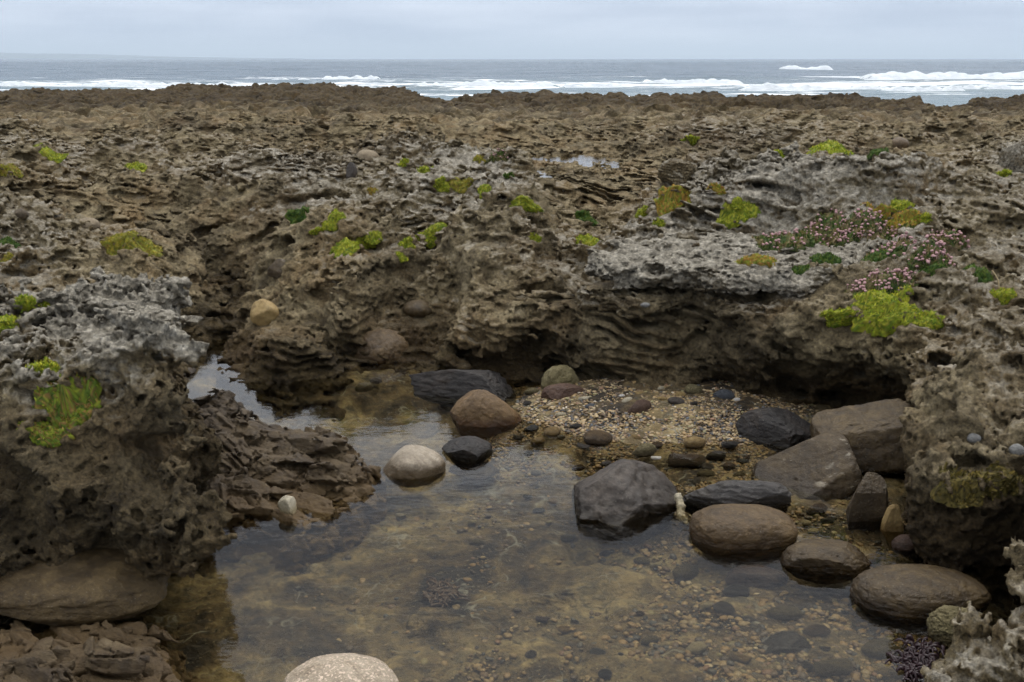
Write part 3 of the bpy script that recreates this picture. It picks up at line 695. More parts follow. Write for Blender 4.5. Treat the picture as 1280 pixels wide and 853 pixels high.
# ------------------------------------------------------------------ boulders and stones
def ico(level):
    bm = bmesh.new(); bmesh.ops.create_icosphere(bm, subdivisions=level, radius=1.0)
    bm.verts.index_update()
    V = np.array([v.co[:] for v in bm.verts]); F = np.array([[v.index for v in f.verts] for f in bm.faces]); bm.free(); return V, F
ICO = {n: ico(n) for n in (1, 2, 3, 4, 6)}
def mat_stone(name, stops, sc=9, rough=.55, wet=.5, bumpd=.012, grain=0.0, streak=None, wetz=.035, band=None, tint_low=(.45, .40, .30), spec=.3):
    k = NT(name); p = k.coord(); z = k.sep(k.gpos())[2]
    n1 = k.noise(p, sc, 6, .6, .3); n2 = k.noise(p, sc*5, 5, .7); n3 = k.noise(p, sc*24, 3, .7)
    q = k.math('ADD', k.math('MULTIPLY', n1, .65), k.math('MULTIPLY', n2, .35))
    if band: q = k.math('ADD', k.math('MULTIPLY', q, .55), k.math('MULTIPLY', k.noise(k.mapping(p, band), 5, 5, .6, .4), .45))
    c = k.ramp(q, stops)
    c = k.mix(k.mr(n3, .35, .68, 0, .6 + grain), k.mix(1.0, c, (.72, .72, .74), 'MULTIPLY'), k.mix(1.0, c, (1.28, 1.25, 1.2), 'MULTIPLY'))
    if grain: c = k.mix(k.mr(k.noise(p, sc*16, 2, .5), .56, .62), c, (.50, .40, .31))
    if streak:
        s = k.math('MULTIPLY', k.mr(k.noise(k.mapping(p, (1, 1, 2.5), (.3, .5, .2)), sc*1.6, 6, .7, 1.2), .58, .66), k.mr(k.noise(p, sc*.7, 3), .45, .6))
        c = k.mix(k.math('MULTIPLY', s, .75), c, streak)
    c = k.mix(k.mr(k.noise(p, sc*1.3, 5, .65, .8), .5, .62, 0, .75), c, k.mix(1.0, c, (.50, .47, .42), 'MULTIPLY'))      # old stain blotches
    c = k.mix(k.mr(k.vor(p, sc*9), .0, .16, .55, 0), c, k.mix(.5, c, (.42, .38, .30)))                                  # small pale grains
    wl = k.mr(k.math('ADD', z, k.math('MULTIPLY', k.math('SUBTRACT', n1, .5), .03)), wetz-.02, wetz+.012, 1, 0)   # wetted foot of the stone
    c = k.mix(wl, c, k.mix(1.0, c, tint_low, 'MULTIPLY'))
    r = k.math('SUBTRACT', k.math('ADD', rough-.08, k.math('MULTIPLY', n2, .2)), k.math('MULTIPLY', wl, .2))
    hh = k.math('ADD', n2, k.math('MULTIPLY', n3, .5))
    b = k.bump(hh, bumpd, .8)
    return k.done(k.bsdf(c, r, b, spec))
ST = {
 'tan': mat_stone('tan_stone', [(.3, (.13, .10, .065)), (.5, (.22, .175, .115)), (.7, (.31, .26, .18))], 8, .7),
 'KARST': M_KARST, 'bed': M_BED,
 'black': mat_stone('black_slate_stone', [(0.3, (0.0101, 0.0091, 0.0093)), (0.5, (0.0237, 0.0205, 0.0193)), (0.62, (0.0423, 0.0334, 0.0279)), (0.75, (0.0719, 0.0547, 0.0412))], 7, .50, bumpd=.012),
 'orange': mat_stone('orange_brown_stone', [(0.3, (0.0542, 0.0319, 0.0144)), (0.48, (0.1275, 0.0797, 0.036)), (0.6, (0.1721, 0.1051, 0.045)), (0.75, (0.1913, 0.1275, 0.066))], 6, .55, tint_low=(.40, .30, .2)),
 'pale': mat_stone('pale_tan_stone', [(0.3, (0.17, 0.136, 0.0978)), (0.5, (0.306, 0.2592, 0.1955)), (0.7, (0.442, 0.3995, 0.3315))], 5, .5, wetz=.05, tint_low=(.34, .29, .22)),
 'grey': mat_stone('grey_stone', [(0.32, (0.0196, 0.016, 0.0136)), (0.48, (0.0428, 0.035, 0.0291)), (0.6, (0.0759, 0.0616, 0.0497)), (0.78, (0.1339, 0.1102, 0.0872))], 6, .5, bumpd=.008),
 'slate': mat_stone('banded_slate_stone', [(0.3, (0.0173, 0.017, 0.0175)), (0.5, (0.0512, 0.047, 0.0446)), (0.62, (0.0945, 0.0846, 0.0729)), (0.75, (0.1496, 0.1286, 0.1013))], 7, .45, band=(1.2, 1.2, 7), bumpd=.012),
 'brown': mat_stone('brown_stone', [(0.32, (0.0315, 0.0202, 0.0089)), (0.46, (0.0733, 0.0461, 0.0202)), (0.58, (0.1159, 0.0757, 0.0333)), (0.74, (0.1795, 0.1226, 0.0564))], 6, .43),
 'umber': mat_stone('dark_brown_stone', [(0.32, (0.0182, 0.0118, 0.0052)), (0.46, (0.0489, 0.0319, 0.0134)), (0.58, (0.0873, 0.0589, 0.0244)), (0.74, (0.1397, 0.1004, 0.0453))], 6, .43),
 'streaked': mat_stone('white_streaked_brown_stone', [(0.32, (0.0242, 0.0164, 0.0086)), (0.48, (0.0564, 0.0389, 0.0196)), (0.6, (0.0887, 0.0636, 0.033)), (0.76, (0.1371, 0.1048, 0.0581))], 6, .55, streak=(.50, .46, .38)),
 'granite': mat_stone('speckled_granite_stone', [(0.3, (0.187, 0.1487, 0.1062)), (0.5, (0.306, 0.255, 0.1913)), (0.7, (0.408, 0.357, 0.2805))], 7, .6, grain=.35, wetz=-.05),
 'goldbrown': mat_stone('gritty_gold_brown_stone', [(0.3, (0.0186, 0.012, 0.0047)), (0.46, (0.0589, 0.039, 0.0156)), (0.58, (0.1054, 0.072, 0.0302)), (0.74, (0.1798, 0.132, 0.0624))], 7, .6, grain=.0, bumpd=.012),
 'olive': mat_stone('olive_crusted_stone', [(0.3, (0.07, 0.06, 0.028)), (0.48, (0.16, 0.135, 0.065)), (0.62, (0.27, 0.235, 0.13)), (0.78, (0.4, 0.36, 0.24))], 10, .8, bumpd=.02),
 'ochre': mat_stone('ochre_stone', [(.3, (.16, .105, .04)), (.5, (.30, .21, .085)), (.7, (.42, .33, .17))], 8, .55),
 'cream': mat_stone('cream_stone', [(0.3, (0.289, 0.255, 0.17)), (0.5, (0.425, 0.3825, 0.2805)), (0.7, (0.5355, 0.5015, 0.408))], 9, .6, tint_low=(.7, .64, .5)),
 'rust': mat_stone('rust_red_stone', [(0.3, (0.0416, 0.0227, 0.0161)), (0.5, (0.0784, 0.0428, 0.0277)), (0.7, (0.1176, 0.0756, 0.0504))], 8, .5),
 'bluegrey': mat_stone('blue_grey_stone', [(.3, (.040, .046, .056)), (.5, (.075, .084, .098)), (.7, (.13, .14, .155))], 8, .45),
 'white': mat_stone('white_stone', [(.3, (.50, .48, .45)), (.6, (.70, .69, .66))], 9, .5, tint_low=(.85, .82, .75)),
 'lichen': mat_stone('lichen_grey_stone', [(0.3, (0.0825, 0.0825, 0.0788)), (0.5, (0.195, 0.195, 0.1875)), (0.7, (0.315, 0.315, 0.3075))], 8, .85, bumpd=.015),
}
def stone_shape(seed, cuts=0, lump=.13, rough=.03, sq=2.0, level=6, layers=0.0, porous=0.0, crack=.022, taper=0.0, skew=0.0):
    rs = np.random.RandomState(seed); V, F = ICO[level]; n = V.copy()
    r = (np.abs(n)**sq).sum(1)**(-1/sq); v = n*r[:, None]
    o = rs.rand(3)*40
    q = n + o
    v = v*(1 + lump*noise(q[:, 0], q[:, 1], q[:, 2], .9, seed % 50) + lump*.5*noise(q[:, 0], q[:, 1], q[:, 2], 1.9, seed % 50+1))[:, None]
    for _ in range(cuts):
        d = rs.normal(size=3); d /= np.linalg.norm(d); off = rs.uniform(.55, .85)
        t = np.maximum(0, v @ d - off); v = v - (t*.93)[:, None]*d
    q = v*2 + o
    f = rough*noise(q[:, 0], q[:, 1], q[:, 2], 2.2, 3) + rough*.6*noise(q[:, 0], q[:, 1], q[:, 2], 5, 4) + rough*.25*noise(q[:, 0], q[:, 1], q[:, 2], 12, 5)
    f -= crack*(1-sstep(0, .07, np.abs(noise(q[:, 0], q[:, 1], q[:, 2], .75, 12))))*(noise(q[:, 0], q[:, 1], q[:, 2], .6, 13) > -.1) + crack*.6*(1-sstep(0, .08, np.abs(noise(q[:, 0], q[:, 1], q[:, 2], 1.7, 14))))
    f -= rough*.9*sstep(.25, .6, noise(q[:, 0], q[:, 1], q[:, 2], 3.2, 15))
    if layers:
        ph = (v[:, 2] + .25*v[:, 0] + .12*noise(q[:, 0], q[:, 1], q[:, 2], 1.5, 9))/.22
        f += layers*(np.abs((ph % 1)-.5)*2-.5)*(.5+.8*np.abs(noise(q[:, 0], q[:, 1], q[:, 2], 1.2, 10)))
    if porous:
        f += porous*(.6*noise(q[:, 0], q[:, 1], q[:, 2], 3, 6) - 1.2*sstep(.1, .5, noise(q[:, 0], q[:, 1], q[:, 2], 4.5, 7)) + .5*noise(q[:, 0], q[:, 1], q[:, 2], 9, 8))
    v = v + n*f[:, None]
    if taper or skew: v[:, 2] = (v[:, 2]+.5)*np.clip(1 - taper*np.abs(v[:, 0])**1.4 + skew*v[:, 0], .15, 2) - .5
    return v, F
LAND = []
def boulder(label, box, mat, z0=0.0, depth=.8, under=.8, yaw=0, tilt=0, pitch=0, name='boulder', cat='boulder', group=None, seed=None, flat=None, **kw):
    """a stone filling the photo box (x0, x1, y0, y1), its front foot on the level z0"""
    x0, x1, y0, y1 = box; xc = (x0+x1)/2
    seed = seed if seed is not None else int(x0*7+y0*13) % 997
    V, F = stone_shape(seed, **kw)
    M = Matrix.Rotation(R(yaw), 3, 'Z') @ Matrix.Rotation(R(tilt), 3, 'Y') @ Matrix.Rotation(R(pitch), 3, 'X')
    A = V*np.array([1, depth, 1]); A = A @ np.array(M).T
    Yf = P(xc, y1, z0)[1]
    w = (Pd(x1, y1, Yf)-Pd(x0, y1, Yf))[0]; Yc = Yf + w*.5*depth
    ext = A.max(0)-A.min(0); A = (A - (A.max(0)+A.min(0))/2)/ext[[0, 0, 2]]*np.array([w, w, 1.0]); yd = (A[:, 1].max()-A[:, 1].min())/2; Yc = Yf + yd
    zt = flat if flat is not None else Pd(xc, y0, Yc)[2]
    cx = Pd(xc, y1, Yc)[0]; Hh = max(zt-z0, .015); B = None
    zn = A[:, 2]/1.0 + .5                                            # 0 bottom .. 1 top
    for _ in range(5):                                               # settle size and place so that the outline fills its box
        B = A.copy(); B[:, 0] += cx; B[:, 1] += Yc; B[:, 2] = z0 + Hh - (1-zn)*Hh*(1+under)
        if flat is not None: break
        vis = B[B[:, 2] > z0 - .01]; rel = vis - np.array([0, 0, CAM_H])
        dz = rel[:, 1]*CP - rel[:, 2]*SP; pu = 640 + FPX*rel[:, 0]/dz; pv = 426.5 - FPX*(rel[:, 1]*SP + rel[:, 2]*CP)/dz
        k = (x1-x0)/(pu.max()-pu.min()); A[:, :2] *= k; cx += (xc - (pu.max()+pu.min())/2)/FPX*Yc
        yd *= k; Yc += (pv.max()-y1)*(P(xc, y1-1, z0)[1]-P(xc, y1, z0)[1])*.8
        Hh = max(.012, Hh + (pv.min()-y0)/FPX*Yc*.95)
    A = B; w = A[:, 0].max()-A[:, 0].min(); zt = A[:, 2].max()
    o = mesh_obj(name, A, F, ST[mat], loc=(cx, Yc, A[:, 2].min()))
    tag(o, label, cat, group); LAND.append((label, (x0+x1)/2, (y0+y1)/2, cx, Yc, w/2, w/2*depth)); return o
G = 'boulders round the edge of the pool'
boulder('long black angular boulder behind the round orange-brown boulder at the back of the pool', (511, 644, 462, 507), 'black', depth=.45, cuts=9, sq=2.6, lump=.14, rough=.03, yaw=-12, group=G, seed=12)
boulder('round orange-brown boulder in front of the long black boulder', (562, 653, 487, 537), 'orange', depth=.8, taper=.3, cuts=3, lump=.10, rough=.022, group=G, under=.7, seed=4)
boulder('low black stone half under water just right of the pale smooth boulder', (552, 616, 545, 578), 'black', depth=.9, cuts=6, lump=.12, tilt=-14, yaw=20, group=G, seed=31)
boulder('pale smooth tan boulder standing alone in the middle of the pool', (477, 557, 556, 601), 'pale', depth=.8, taper=.3, skew=.28, lump=.09, rough=.006, tilt=-12, group=G, under=.7, seed=8)
boulder('large dark grey faceted block with veins in the water right of centre', (716, 851, 574, 660), 'grey', depth=.9, cuts=14, lump=.16, rough=.03, crack=.035, taper=.45, skew=-.1, group=G, under=1.3, seed=23, yaw=12)
boulder('long banded slate boulder behind the smooth brown boulder', (850, 990, 600, 644), 'slate', depth=.45, cuts=5, sq=2.6, lump=.08, rough=.03, layers=.05, tilt=3, group=G, seed=5)
boulder('smooth brown loaf-shaped boulder beside the crusty yellow stick', (861, 998, 630, 690), 'brown', depth=.6, cuts=2, sq=2.5, lump=.06, rough=.02, group=G, under=.7, seed=17)
boulder('dark brown boulder between the loaf-shaped boulder and the largest oval one', (975, 1089, 674, 722), 'umber', depth=.7, cuts=4, lump=.08, rough=.028, tilt=8, group=G, seed=9)
boulder('largest oval brown boulder lying in the water at lower right', (1062, 1240, 705, 777), 'umber', depth=.6, lump=.05, rough=.022, sq=2.2, group=G, under=.7, seed=3)
boulder('brown boulder with white streaks below the undercut right cliff', (940, 1081, 541, 622), 'streaked', depth=.8, taper=.35, skew=.1, cuts=7, sq=2.4, lump=.10, rough=.02, yaw=25, tilt=8, group=G, under=.7, seed=14)
boulder('big brown block wedged under the overhang behind the white-streaked boulder', (1012, 1168, 498, 590), 'umber', z0=.03, depth=.8, cuts=8, sq=2.8, lump=.10, rough=.022, tilt=-4, group=G, under=.7, seed=25)
boulder('dark slate boulder at the back of the gravel left of the white-streaked boulder', (919, 1024, 509, 556), 'black', z0=.02, depth=.7, cuts=6, lump=.10, rough=.03, tilt=10, yaw=-15, group=G, seed=33)
boulder('small upright grey-brown stone standing right of the white-streaked boulder', (1057, 1111, 590, 655), 'streaked', depth=.8, cuts=7, sq=2.6, lump=.10, rough=.02, tilt=14, group=G, under=.7, seed=41)
boulder('yellow-green crusted porous rock beside the largest oval boulder', (1157, 1234, 756, 812), 'olive', depth=.9, cuts=3, lump=.12, rough=.04, porous=.10, group=G, under=.5, seed=6)
boulder('pale speckled granite boulder cut off by the bottom edge', (352, 500, 818, 905), 'granite', z0=-.02, depth=.8, lump=.06, rough=.022, group=G, seed=16)
boulder('huge gritty gold-brown boulder pinned beneath the left outcrop', (-90, 213, 664, 784), 'goldbrown', z0=-.02, depth=.6, cuts=2, sq=2.1, lump=.10, rough=.018, crack=.0, under=.12, yaw=-8, group=G, seed=2)
boulder('smooth olive-tan boulder by the narrow channel behind the left outcrop', (172, 249, 425, 466), 'tan', depth=.9, lump=.06, rough=.006, group=G, under=.7, seed=19)
boulder('flat dark slab at the foot of the olive-tan boulder', (150, 246, 455, 474), 'umber', depth=.5, cuts=4, lump=.1, group=G, name='slab', cat='slab', seed=27)
boulder('round grey-brown boulder lodged in the cave at the back of the pool', (436, 518, 410, 456), 'brown', depth=.9, cuts=1, lump=.07, rough=.022, group=G, under=.7, seed=22)
boulder('yellowish knobbly rock against the cliff foot left of the layered cliff', (676, 725, 456, 489), 'olive', z0=.04, depth=.8, cuts=3, lump=.14, rough=.04, seed=37, group=G)
boulder('purple-grey flat stone lying in front of the yellowish knobbly rock', (676, 732, 479, 503), 'rust', z0=.04, depth=.7, cuts=6, lump=.1, sq=2.5, seed=44, group=G)
boulder('flat blue-black slab at the back of the gravel under the layered cliff', (762, 822, 481, 496), 'bluegrey', z0=.05, depth=.6, cuts=4, lump=.08, name='slab', cat='slab', seed=47)
boulder('dark pointed slab lying under water near the bottom right', (940, 1017, 788, 828), 'black', z0=-.09, flat=-.035, depth=.75, cuts=7, lump=.10, yaw=20, name='slab', cat='slab', seed=51)
boulder('wide brown rock plate under water in front of the faceted grey block', (610, 845, 690, 775), 'bed', z0=-.15, flat=-.09, depth=.7, cuts=12, rough=.06, lump=.12, name='slab', cat='slab', seed=53, under=1.5)
boulder('dark brown slab under water in the lower middle', (505, 600, 735, 800), 'bed', z0=-.15, flat=-.095, depth=.9, cuts=10, lump=.16, rough=.06, name='slab', cat='slab', seed=57, under=1.5)
boulder('grey slab under water just right of the low black stone', (560, 625, 575, 600), 'umber', z0=-.08, flat=-.04, depth=.8, cuts=6, lump=.1, name='slab', cat='slab', seed=59)
boulder('purplish slab under water to the right of the faceted grey block', (905, 985, 708, 736), 'rust', z0=-.10, flat=-.045, depth=.6, cuts=5, lump=.1, name='slab', cat='slab', seed=61)
boulder('small orange angular stone at the foot of the right outcrop', (1100, 1130, 630, 668), 'ochre', depth=.7, cuts=6, lump=.12, seed=63)
boulder('dark red-black round stone tucked beneath the right outcrop', (1114, 1150, 668, 692), 'rust', depth=.9, lump=.08, seed=64)
boulder('pale yellow lump resting on the low edge of the slate outcrop', (347, 371, 619, 641), 'cream', z0=.03, depth=.9, cuts=4, lump=.14, rough=.03, level=4, name='stone', cat='stone', seed=65)
print('boulders', time.time()-T0)

# crusty yellow stick (old coral branch) leaning on the faceted block
def tube(pts, rad, seg=14, rough=.25, seed=0):
    pts = np.asarray(pts, float); n = len(pts); V = []; F = []
    for i in range(n):
        t = pts[min(i+1, n-1)]-pts[max(i-1, 0)]; t /= np.linalg.norm(t); a = np.cross(t, [0, 1, .3]); a /= np.linalg.norm(a); b = np.cross(t, a)
        for k in range(seg):
            an = 2*math.pi*k/seg; q = a*math.cos(an)+b*math.sin(an)
            V.append(pts[i] + q*rad[i])
    V = np.array(V)
    V += ((V - np.repeat(pts, seg, 0))*(rough*(noise(V[:, 0], V[:, 1], V[:, 2], 75, seed) + .7*noise(V[:, 0], V[:, 1], V[:, 2], 160, seed+1)))[:, None])
    for i in range(n-1):
        for k in range(seg):
            F.append((i*seg+k, i*seg+(k+1) % seg, (i+1)*seg+(k+1) % seg, (i+1)*seg+k))
    return V, F
a = Pd(845, 617, 3.72); b = Pd(858, 657, 3.62)
tt = np.linspace(0, 1, 40)[:, None]; pts = a + (b-a)*tt + .006*np.sin(tt*7)*np.array([[1, 0, 0]])
rad = (.015 + .003*np.sin(tt[:, 0]*19))*np.sqrt(np.clip(1-(2*tt[:, 0]-1)**8, .02, 1))
V, F = tube(pts, rad, rough=.55, seed=3)
tag(mesh_obj('coral_branch', V, F, ST['cream'], loc=V.mean(0)), 'crusty yellowish stick of dead coral leaning on the right end of the faceted grey block', 'coral stick')

# ------------------------------------------------------------------ loose stones lying on the platform
bpy.context.view_layer.update()
DG = bpy.context.evaluated_depsgraph_get()
ROCKS = [o for o in SC.collection.objects if o.type == 'MESH' and o.name.split('.')[0] in ('rock_platform', 'rock_outcrop', 'rock_ledge', 'far_platform', 'slate_outcrop')]
def cast(px, py):
    a, fy, fz = ray(px, py); d = Vector((a, fy, fz)).normalized(); best = None
    for o in ROCKS:
        org = Vector((0, 0, CAM_H)) - o.location
        ok, loc, nr, _ = o.ray_cast(org, d, distance=90)
        if ok:
            loc = loc + o.location; D = (loc-Vector((0, 0, CAM_H))).length
            if best is None or D < best[0]: best = (D, loc, nr, o)
    return best
def drop(x, y, zmax=2.0, obj=None):
    best = None
    for o in ([obj] if obj is not None else ROCKS):
        ok, loc, nr, _ = o.ray_cast(Vector((x, y, zmax)) - o.location, Vector((0, 0, -1)), distance=3)
        if ok:
            loc = loc + o.location
            if best is None or loc.z > best[0].z: best = (loc, nr)
    return best
def perched(label, px, py, wpx, hpx, mat, seed, depth=.8, sink=.3, name='boulder', cat='boulder', **kw):
    h = cast(px, py + hpx*.3)
    if h is None: return
    D, c, nr, o_ = h; w = wpx/FPX*c.y*1.03; hh = hpx/FPX*c.y*1.05
    V, F = stone_shape(seed, level=6 if mat == 'KARST' else 4, **kw); ext = V.max(0)-V.min(0); V = V/ext*np.array([w, w*depth, hh*(1+sink)])
    V = V + np.array([c.x, c.y + w*depth*.25, c.z + hh*.15])
    tag(mesh_obj(name, V, F, ST[mat], loc=(c.x, c.y, V[:, 2].min()), attrs={'grey': np.full(len(V), .75 if px > 1200 else .4), 'stain': np.zeros(len(V))} if mat == 'KARST' else None), label, cat)
perched('pale tan rounded rock on the plateau behind the middle mound', 459, 196, 28, 13, 'tan', 71, lump=.12, cuts=3, rough=.04)
perched('dark round stone just below the pale tan rock on the plateau', 439, 214, 14, 20, 'grey', 72, lump=.1, cuts=3)
perched('tan round boulder far out on the right of the plateau', 1125, 180, 24, 14, 'brown', 73, lump=.06)
perched('brown oval stone in a hollow of the left plateau', 107, 281, 30, 15, 'tan', 74, lump=.08)
perched('dark grey stone at the left edge of the plateau', 25, 268, 18, 12, 'streaked', 75, cuts=5, lump=.1)
perched('big grey block standing at the right edge of the plateau', 1272, 200, 40, 44, 'KARST', 76, cuts=6, lump=.14, porous=.10)
perched('grey slab leaning in the hollow left of the middle mound', 348, 337, 32, 20, 'streaked', 77, cuts=6, lump=.1)
perched('ochre boulder in the gully above the narrow channel', 329, 390, 36, 28, 'ochre', 78, cuts=4, lump=.1)
perched('brown boulder bedded in the cliff face above the cave boulder', 524, 386, 44, 18, 'umber', 79, lump=.06)
perched('grey pebble on top of the right outcrop', 1219, 548, 18, 11, 'lichen', 80, lump=.08, name='pebble', cat='pebble')
perched('grey pebble at the right picture edge on the right outcrop', 1272, 563, 20, 15, 'lichen', 81, lump=.08, name='pebble', cat='pebble')
perched('small pale flat stone on the lower brown-grey ledge', 806, 381, 14, 5, 'lichen', 82, lump=.08, name='pebble', cat='pebble')
perched('layered dark boulder at the upper left of the right mound', 846, 214, 48, 26, 'KARST', 83, depth=.9, lump=.14, layers=.10, porous=.06, cuts=3)
perched('tan pebble beside moss on the left side of the middle mound', 410, 286, 12, 8, 'ochre', 84, lump=.08, name='pebble', cat='pebble')

# ------------------------------------------------------------------ pebbles: single ones near by, gravel between them
rng = np.random.RandomState(7)
def landfree(x, y, m=.0):
    for l, _, _, cx, cy, rx, ry in LAND:
        if ((x-cx)/(rx+m))**2 + ((y-cy)/(ry+m))**2 < 1: return False
    return True
PEB = {}
for i, kw in enumerate([dict(lump=.12), dict(lump=.12, cuts=3), dict(lump=.14, cuts=7, sq=2.5), dict(lump=.1, cuts=2, sq=2.3)]):
    for mt in ('cream', 'ochre', 'brown', 'grey', 'bluegrey', 'black', 'rust', 'olive', 'white'):
        V, F = stone_shape(300+i, level=3, **kw); V = V/(V.max(0)-V.min(0))
        me_o = mesh_obj('pebble', V, F, ST[mt]); PEB[i, mt] = me_o.data; bpy.data.objects.remove(me_o)
CN = {'cream': 'cream', 'ochre': 'ochre', 'brown': 'brown', 'grey': 'grey', 'bluegrey': 'blue-grey', 'black': 'black', 'rust': 'rust-red', 'olive': 'olive-yellow', 'white': 'white'}
SH = ['rounded', 'oval', 'angular', 'blocky']
SHORT = {0: 'the long black boulder', 1: 'the round orange-brown boulder', 2: 'the low black stone', 3: 'the pale smooth boulder', 4: 'the faceted grey block', 5: 'the banded slate boulder',
         6: 'the loaf-shaped brown boulder', 7: 'the dark brown boulder', 8: 'the largest oval boulder', 9: 'the white-streaked boulder', 11: 'the dark slate boulder', 12: 'the upright grey-brown stone',
         13: 'the yellow-green crusted rock', 19: 'the yellowish knobbly rock', 20: 'the purple-grey flat stone', 21: 'the blue-black slab', 22: 'the submerged pointed slab', 23: 'the submerged brown plate', 24: 'the submerged dark slab', 14: 'the granite boulder', 18: 'the cave boulder'}
used = {}
def peb_label(col, sh, size, x, y, px, py, wet):
    near = sorted((math.hypot(x-LAND[k][3], y-LAND[k][4]), k) for k in SHORT)
    for _, k in near[:3]:
        dx, dy = px-LAND[k][1], py-LAND[k][2]
        wrd = ('right of' if dx > 0 else 'left of') if abs(dx) > abs(dy)*1.3 else ('in front of' if dy > 0 else 'behind')
        for st in (('under water', 'in the shallows') if wet else ('on the gravel', 'lying dry')):
            lab = f'{size} {sh} {CN[col]} pebble {st} {wrd} {SHORT[k]}'
            if lab not in used: used[lab] = 1; return lab
    return lab
placed = []
def pebble(px, py, wpx, col, shape=None, flatness=.5):
    shape = rng.randint(4) if shape is None else shape
    c = P(px, py, 0.0); z = float(bed_z(c[0], c[1])); c = P(px, py, z); z = float(bed_z(c[0], c[1])); c = P(px, py, z)
    s = wpx/FPX*c[1]*1.03
    if not landfree(c[0], c[1], s*.3): return
    if any(math.hypot(c[0]-q[0], c[1]-q[1]) < (s+q[2])*.42 for q in placed): return
    placed.append((c[0], c[1], s))
    o = bpy.data.objects.new('pebble', PEB[shape, col]); SC.collection.objects.link(o)
    h = s*flatness*rng.uniform(.8, 1.15); o.scale = (s, s*rng.uniform(.6, .9), h); o.location = (c[0], c[1], z + h*.28)
    o.rotation_euler = (rng.uniform(-.15, .15), rng.uniform(-.2, .2), rng.uniform(-.6, .6))
    size = 'large' if wpx > 34 else 'medium' if wpx > 20 else 'small'
    tag(o, peb_label(col, SH[shape], size, c[0], c[1], px, py, z + h*.7 < .0), 'pebble', 'pebbles in and beside the pool')
for a in [(747, 552, 38, 'brown'), (766, 558, 28, 'ochre'), (868, 557, 30, 'ochre', 3), (798, 514, 36, 'rust', 1), (845, 504, 22, 'grey'), (905, 497, 28, 'bluegrey', 1), (921, 501, 9, 'white'), (826, 487, 10, 'cream'), (777, 496, 8, 'white'),
          (867, 491, 24, 'olive'), (738, 510, 18, 'bluegrey', 1), (664, 537, 20, 'bluegrey', 1), (690, 543, 22, 'ochre'), (672, 554, 20, 'ochre'), (655, 522, 22, 'olive'), (816, 505, 16, 'grey', 1), (805, 567, 34, 'olive', 1),
          (895, 572, 26, 'grey', 1), (912, 558, 24, 'black', 2), (930, 553, 24, 'olive', 2), (858, 582, 50, 'brown', 2), (883, 596, 26, 'olive', 1), (940, 580, 34, 'brown', 3), (838, 579, 12, 'ochre'), (820, 574, 14, 'white', 2),
          (665, 492, 22, 'olive', 1), (730, 500, 16, 'cream', 2), (905, 535, 18, 'grey', 1), (700, 520, 16, 'cream'), (885, 520, 20, 'brown'), (850, 535, 16, 'bluegrey'), (720, 535, 18, 'black'),
          (870, 812, 30, 'cream', 1), (812, 802, 26, 'olive'), (763, 737, 14, 'black', 1), (820, 708, 18, 'cream', 2), (785, 685, 22, 'cream', 2), (857, 720, 40, 'olive', 3), (920, 745, 36, 'black'), (905, 765, 30, 'grey'),
          (925, 826, 30, 'ochre'), (1020, 792, 40, 'brown', 1), (1085, 790, 46, 'brown', 3), (1100, 815, 54, 'olive', 1), (1060, 760, 30, 'olive'), (1040, 840, 60, 'olive', 2), (980, 770, 50, 'olive', 1), (1130, 830, 40, 'brown'),
          (590, 655, 14, 'cream'), (597, 681, 22, 'olive'), (500, 648, 18, 'cream', 2), (1000, 690, 26, 'brown'), (1090, 700, 26, 'ochre'), (1045, 652, 34, 'olive', 1), (1020, 640, 30, 'brown'), (1085, 670, 22, 'brown'), (455, 487, 26, 'olive', 1), (420, 462, 24, 'olive', 1), (470, 478, 18, 'black', 1)]:
    pebble(*a)
n0 = len(placed); tries = 0
while len(placed) < n0 + 120 and tries < 3000:
    tries += 1
    if rng.rand() < .5: px, py = rng.uniform(640, 935), rng.uniform(492, 600)
    else: px, py = rng.uniform(620, 1150), rng.uniform(590, 850)
    if rng.rand() > .35 + .65*sstep(600, 850, px): continue
    pebble(px, py, (6 + 13*rng.rand()**2)*(1+.4*(py > 650)), rng.choice(['cream', 'ochre', 'brown', 'grey', 'bluegrey', 'black', 'rust', 'olive'], p=[.17, .14, .2, .12, .09, .1, .06, .12]), flatness=rng.uniform(.4, .6))
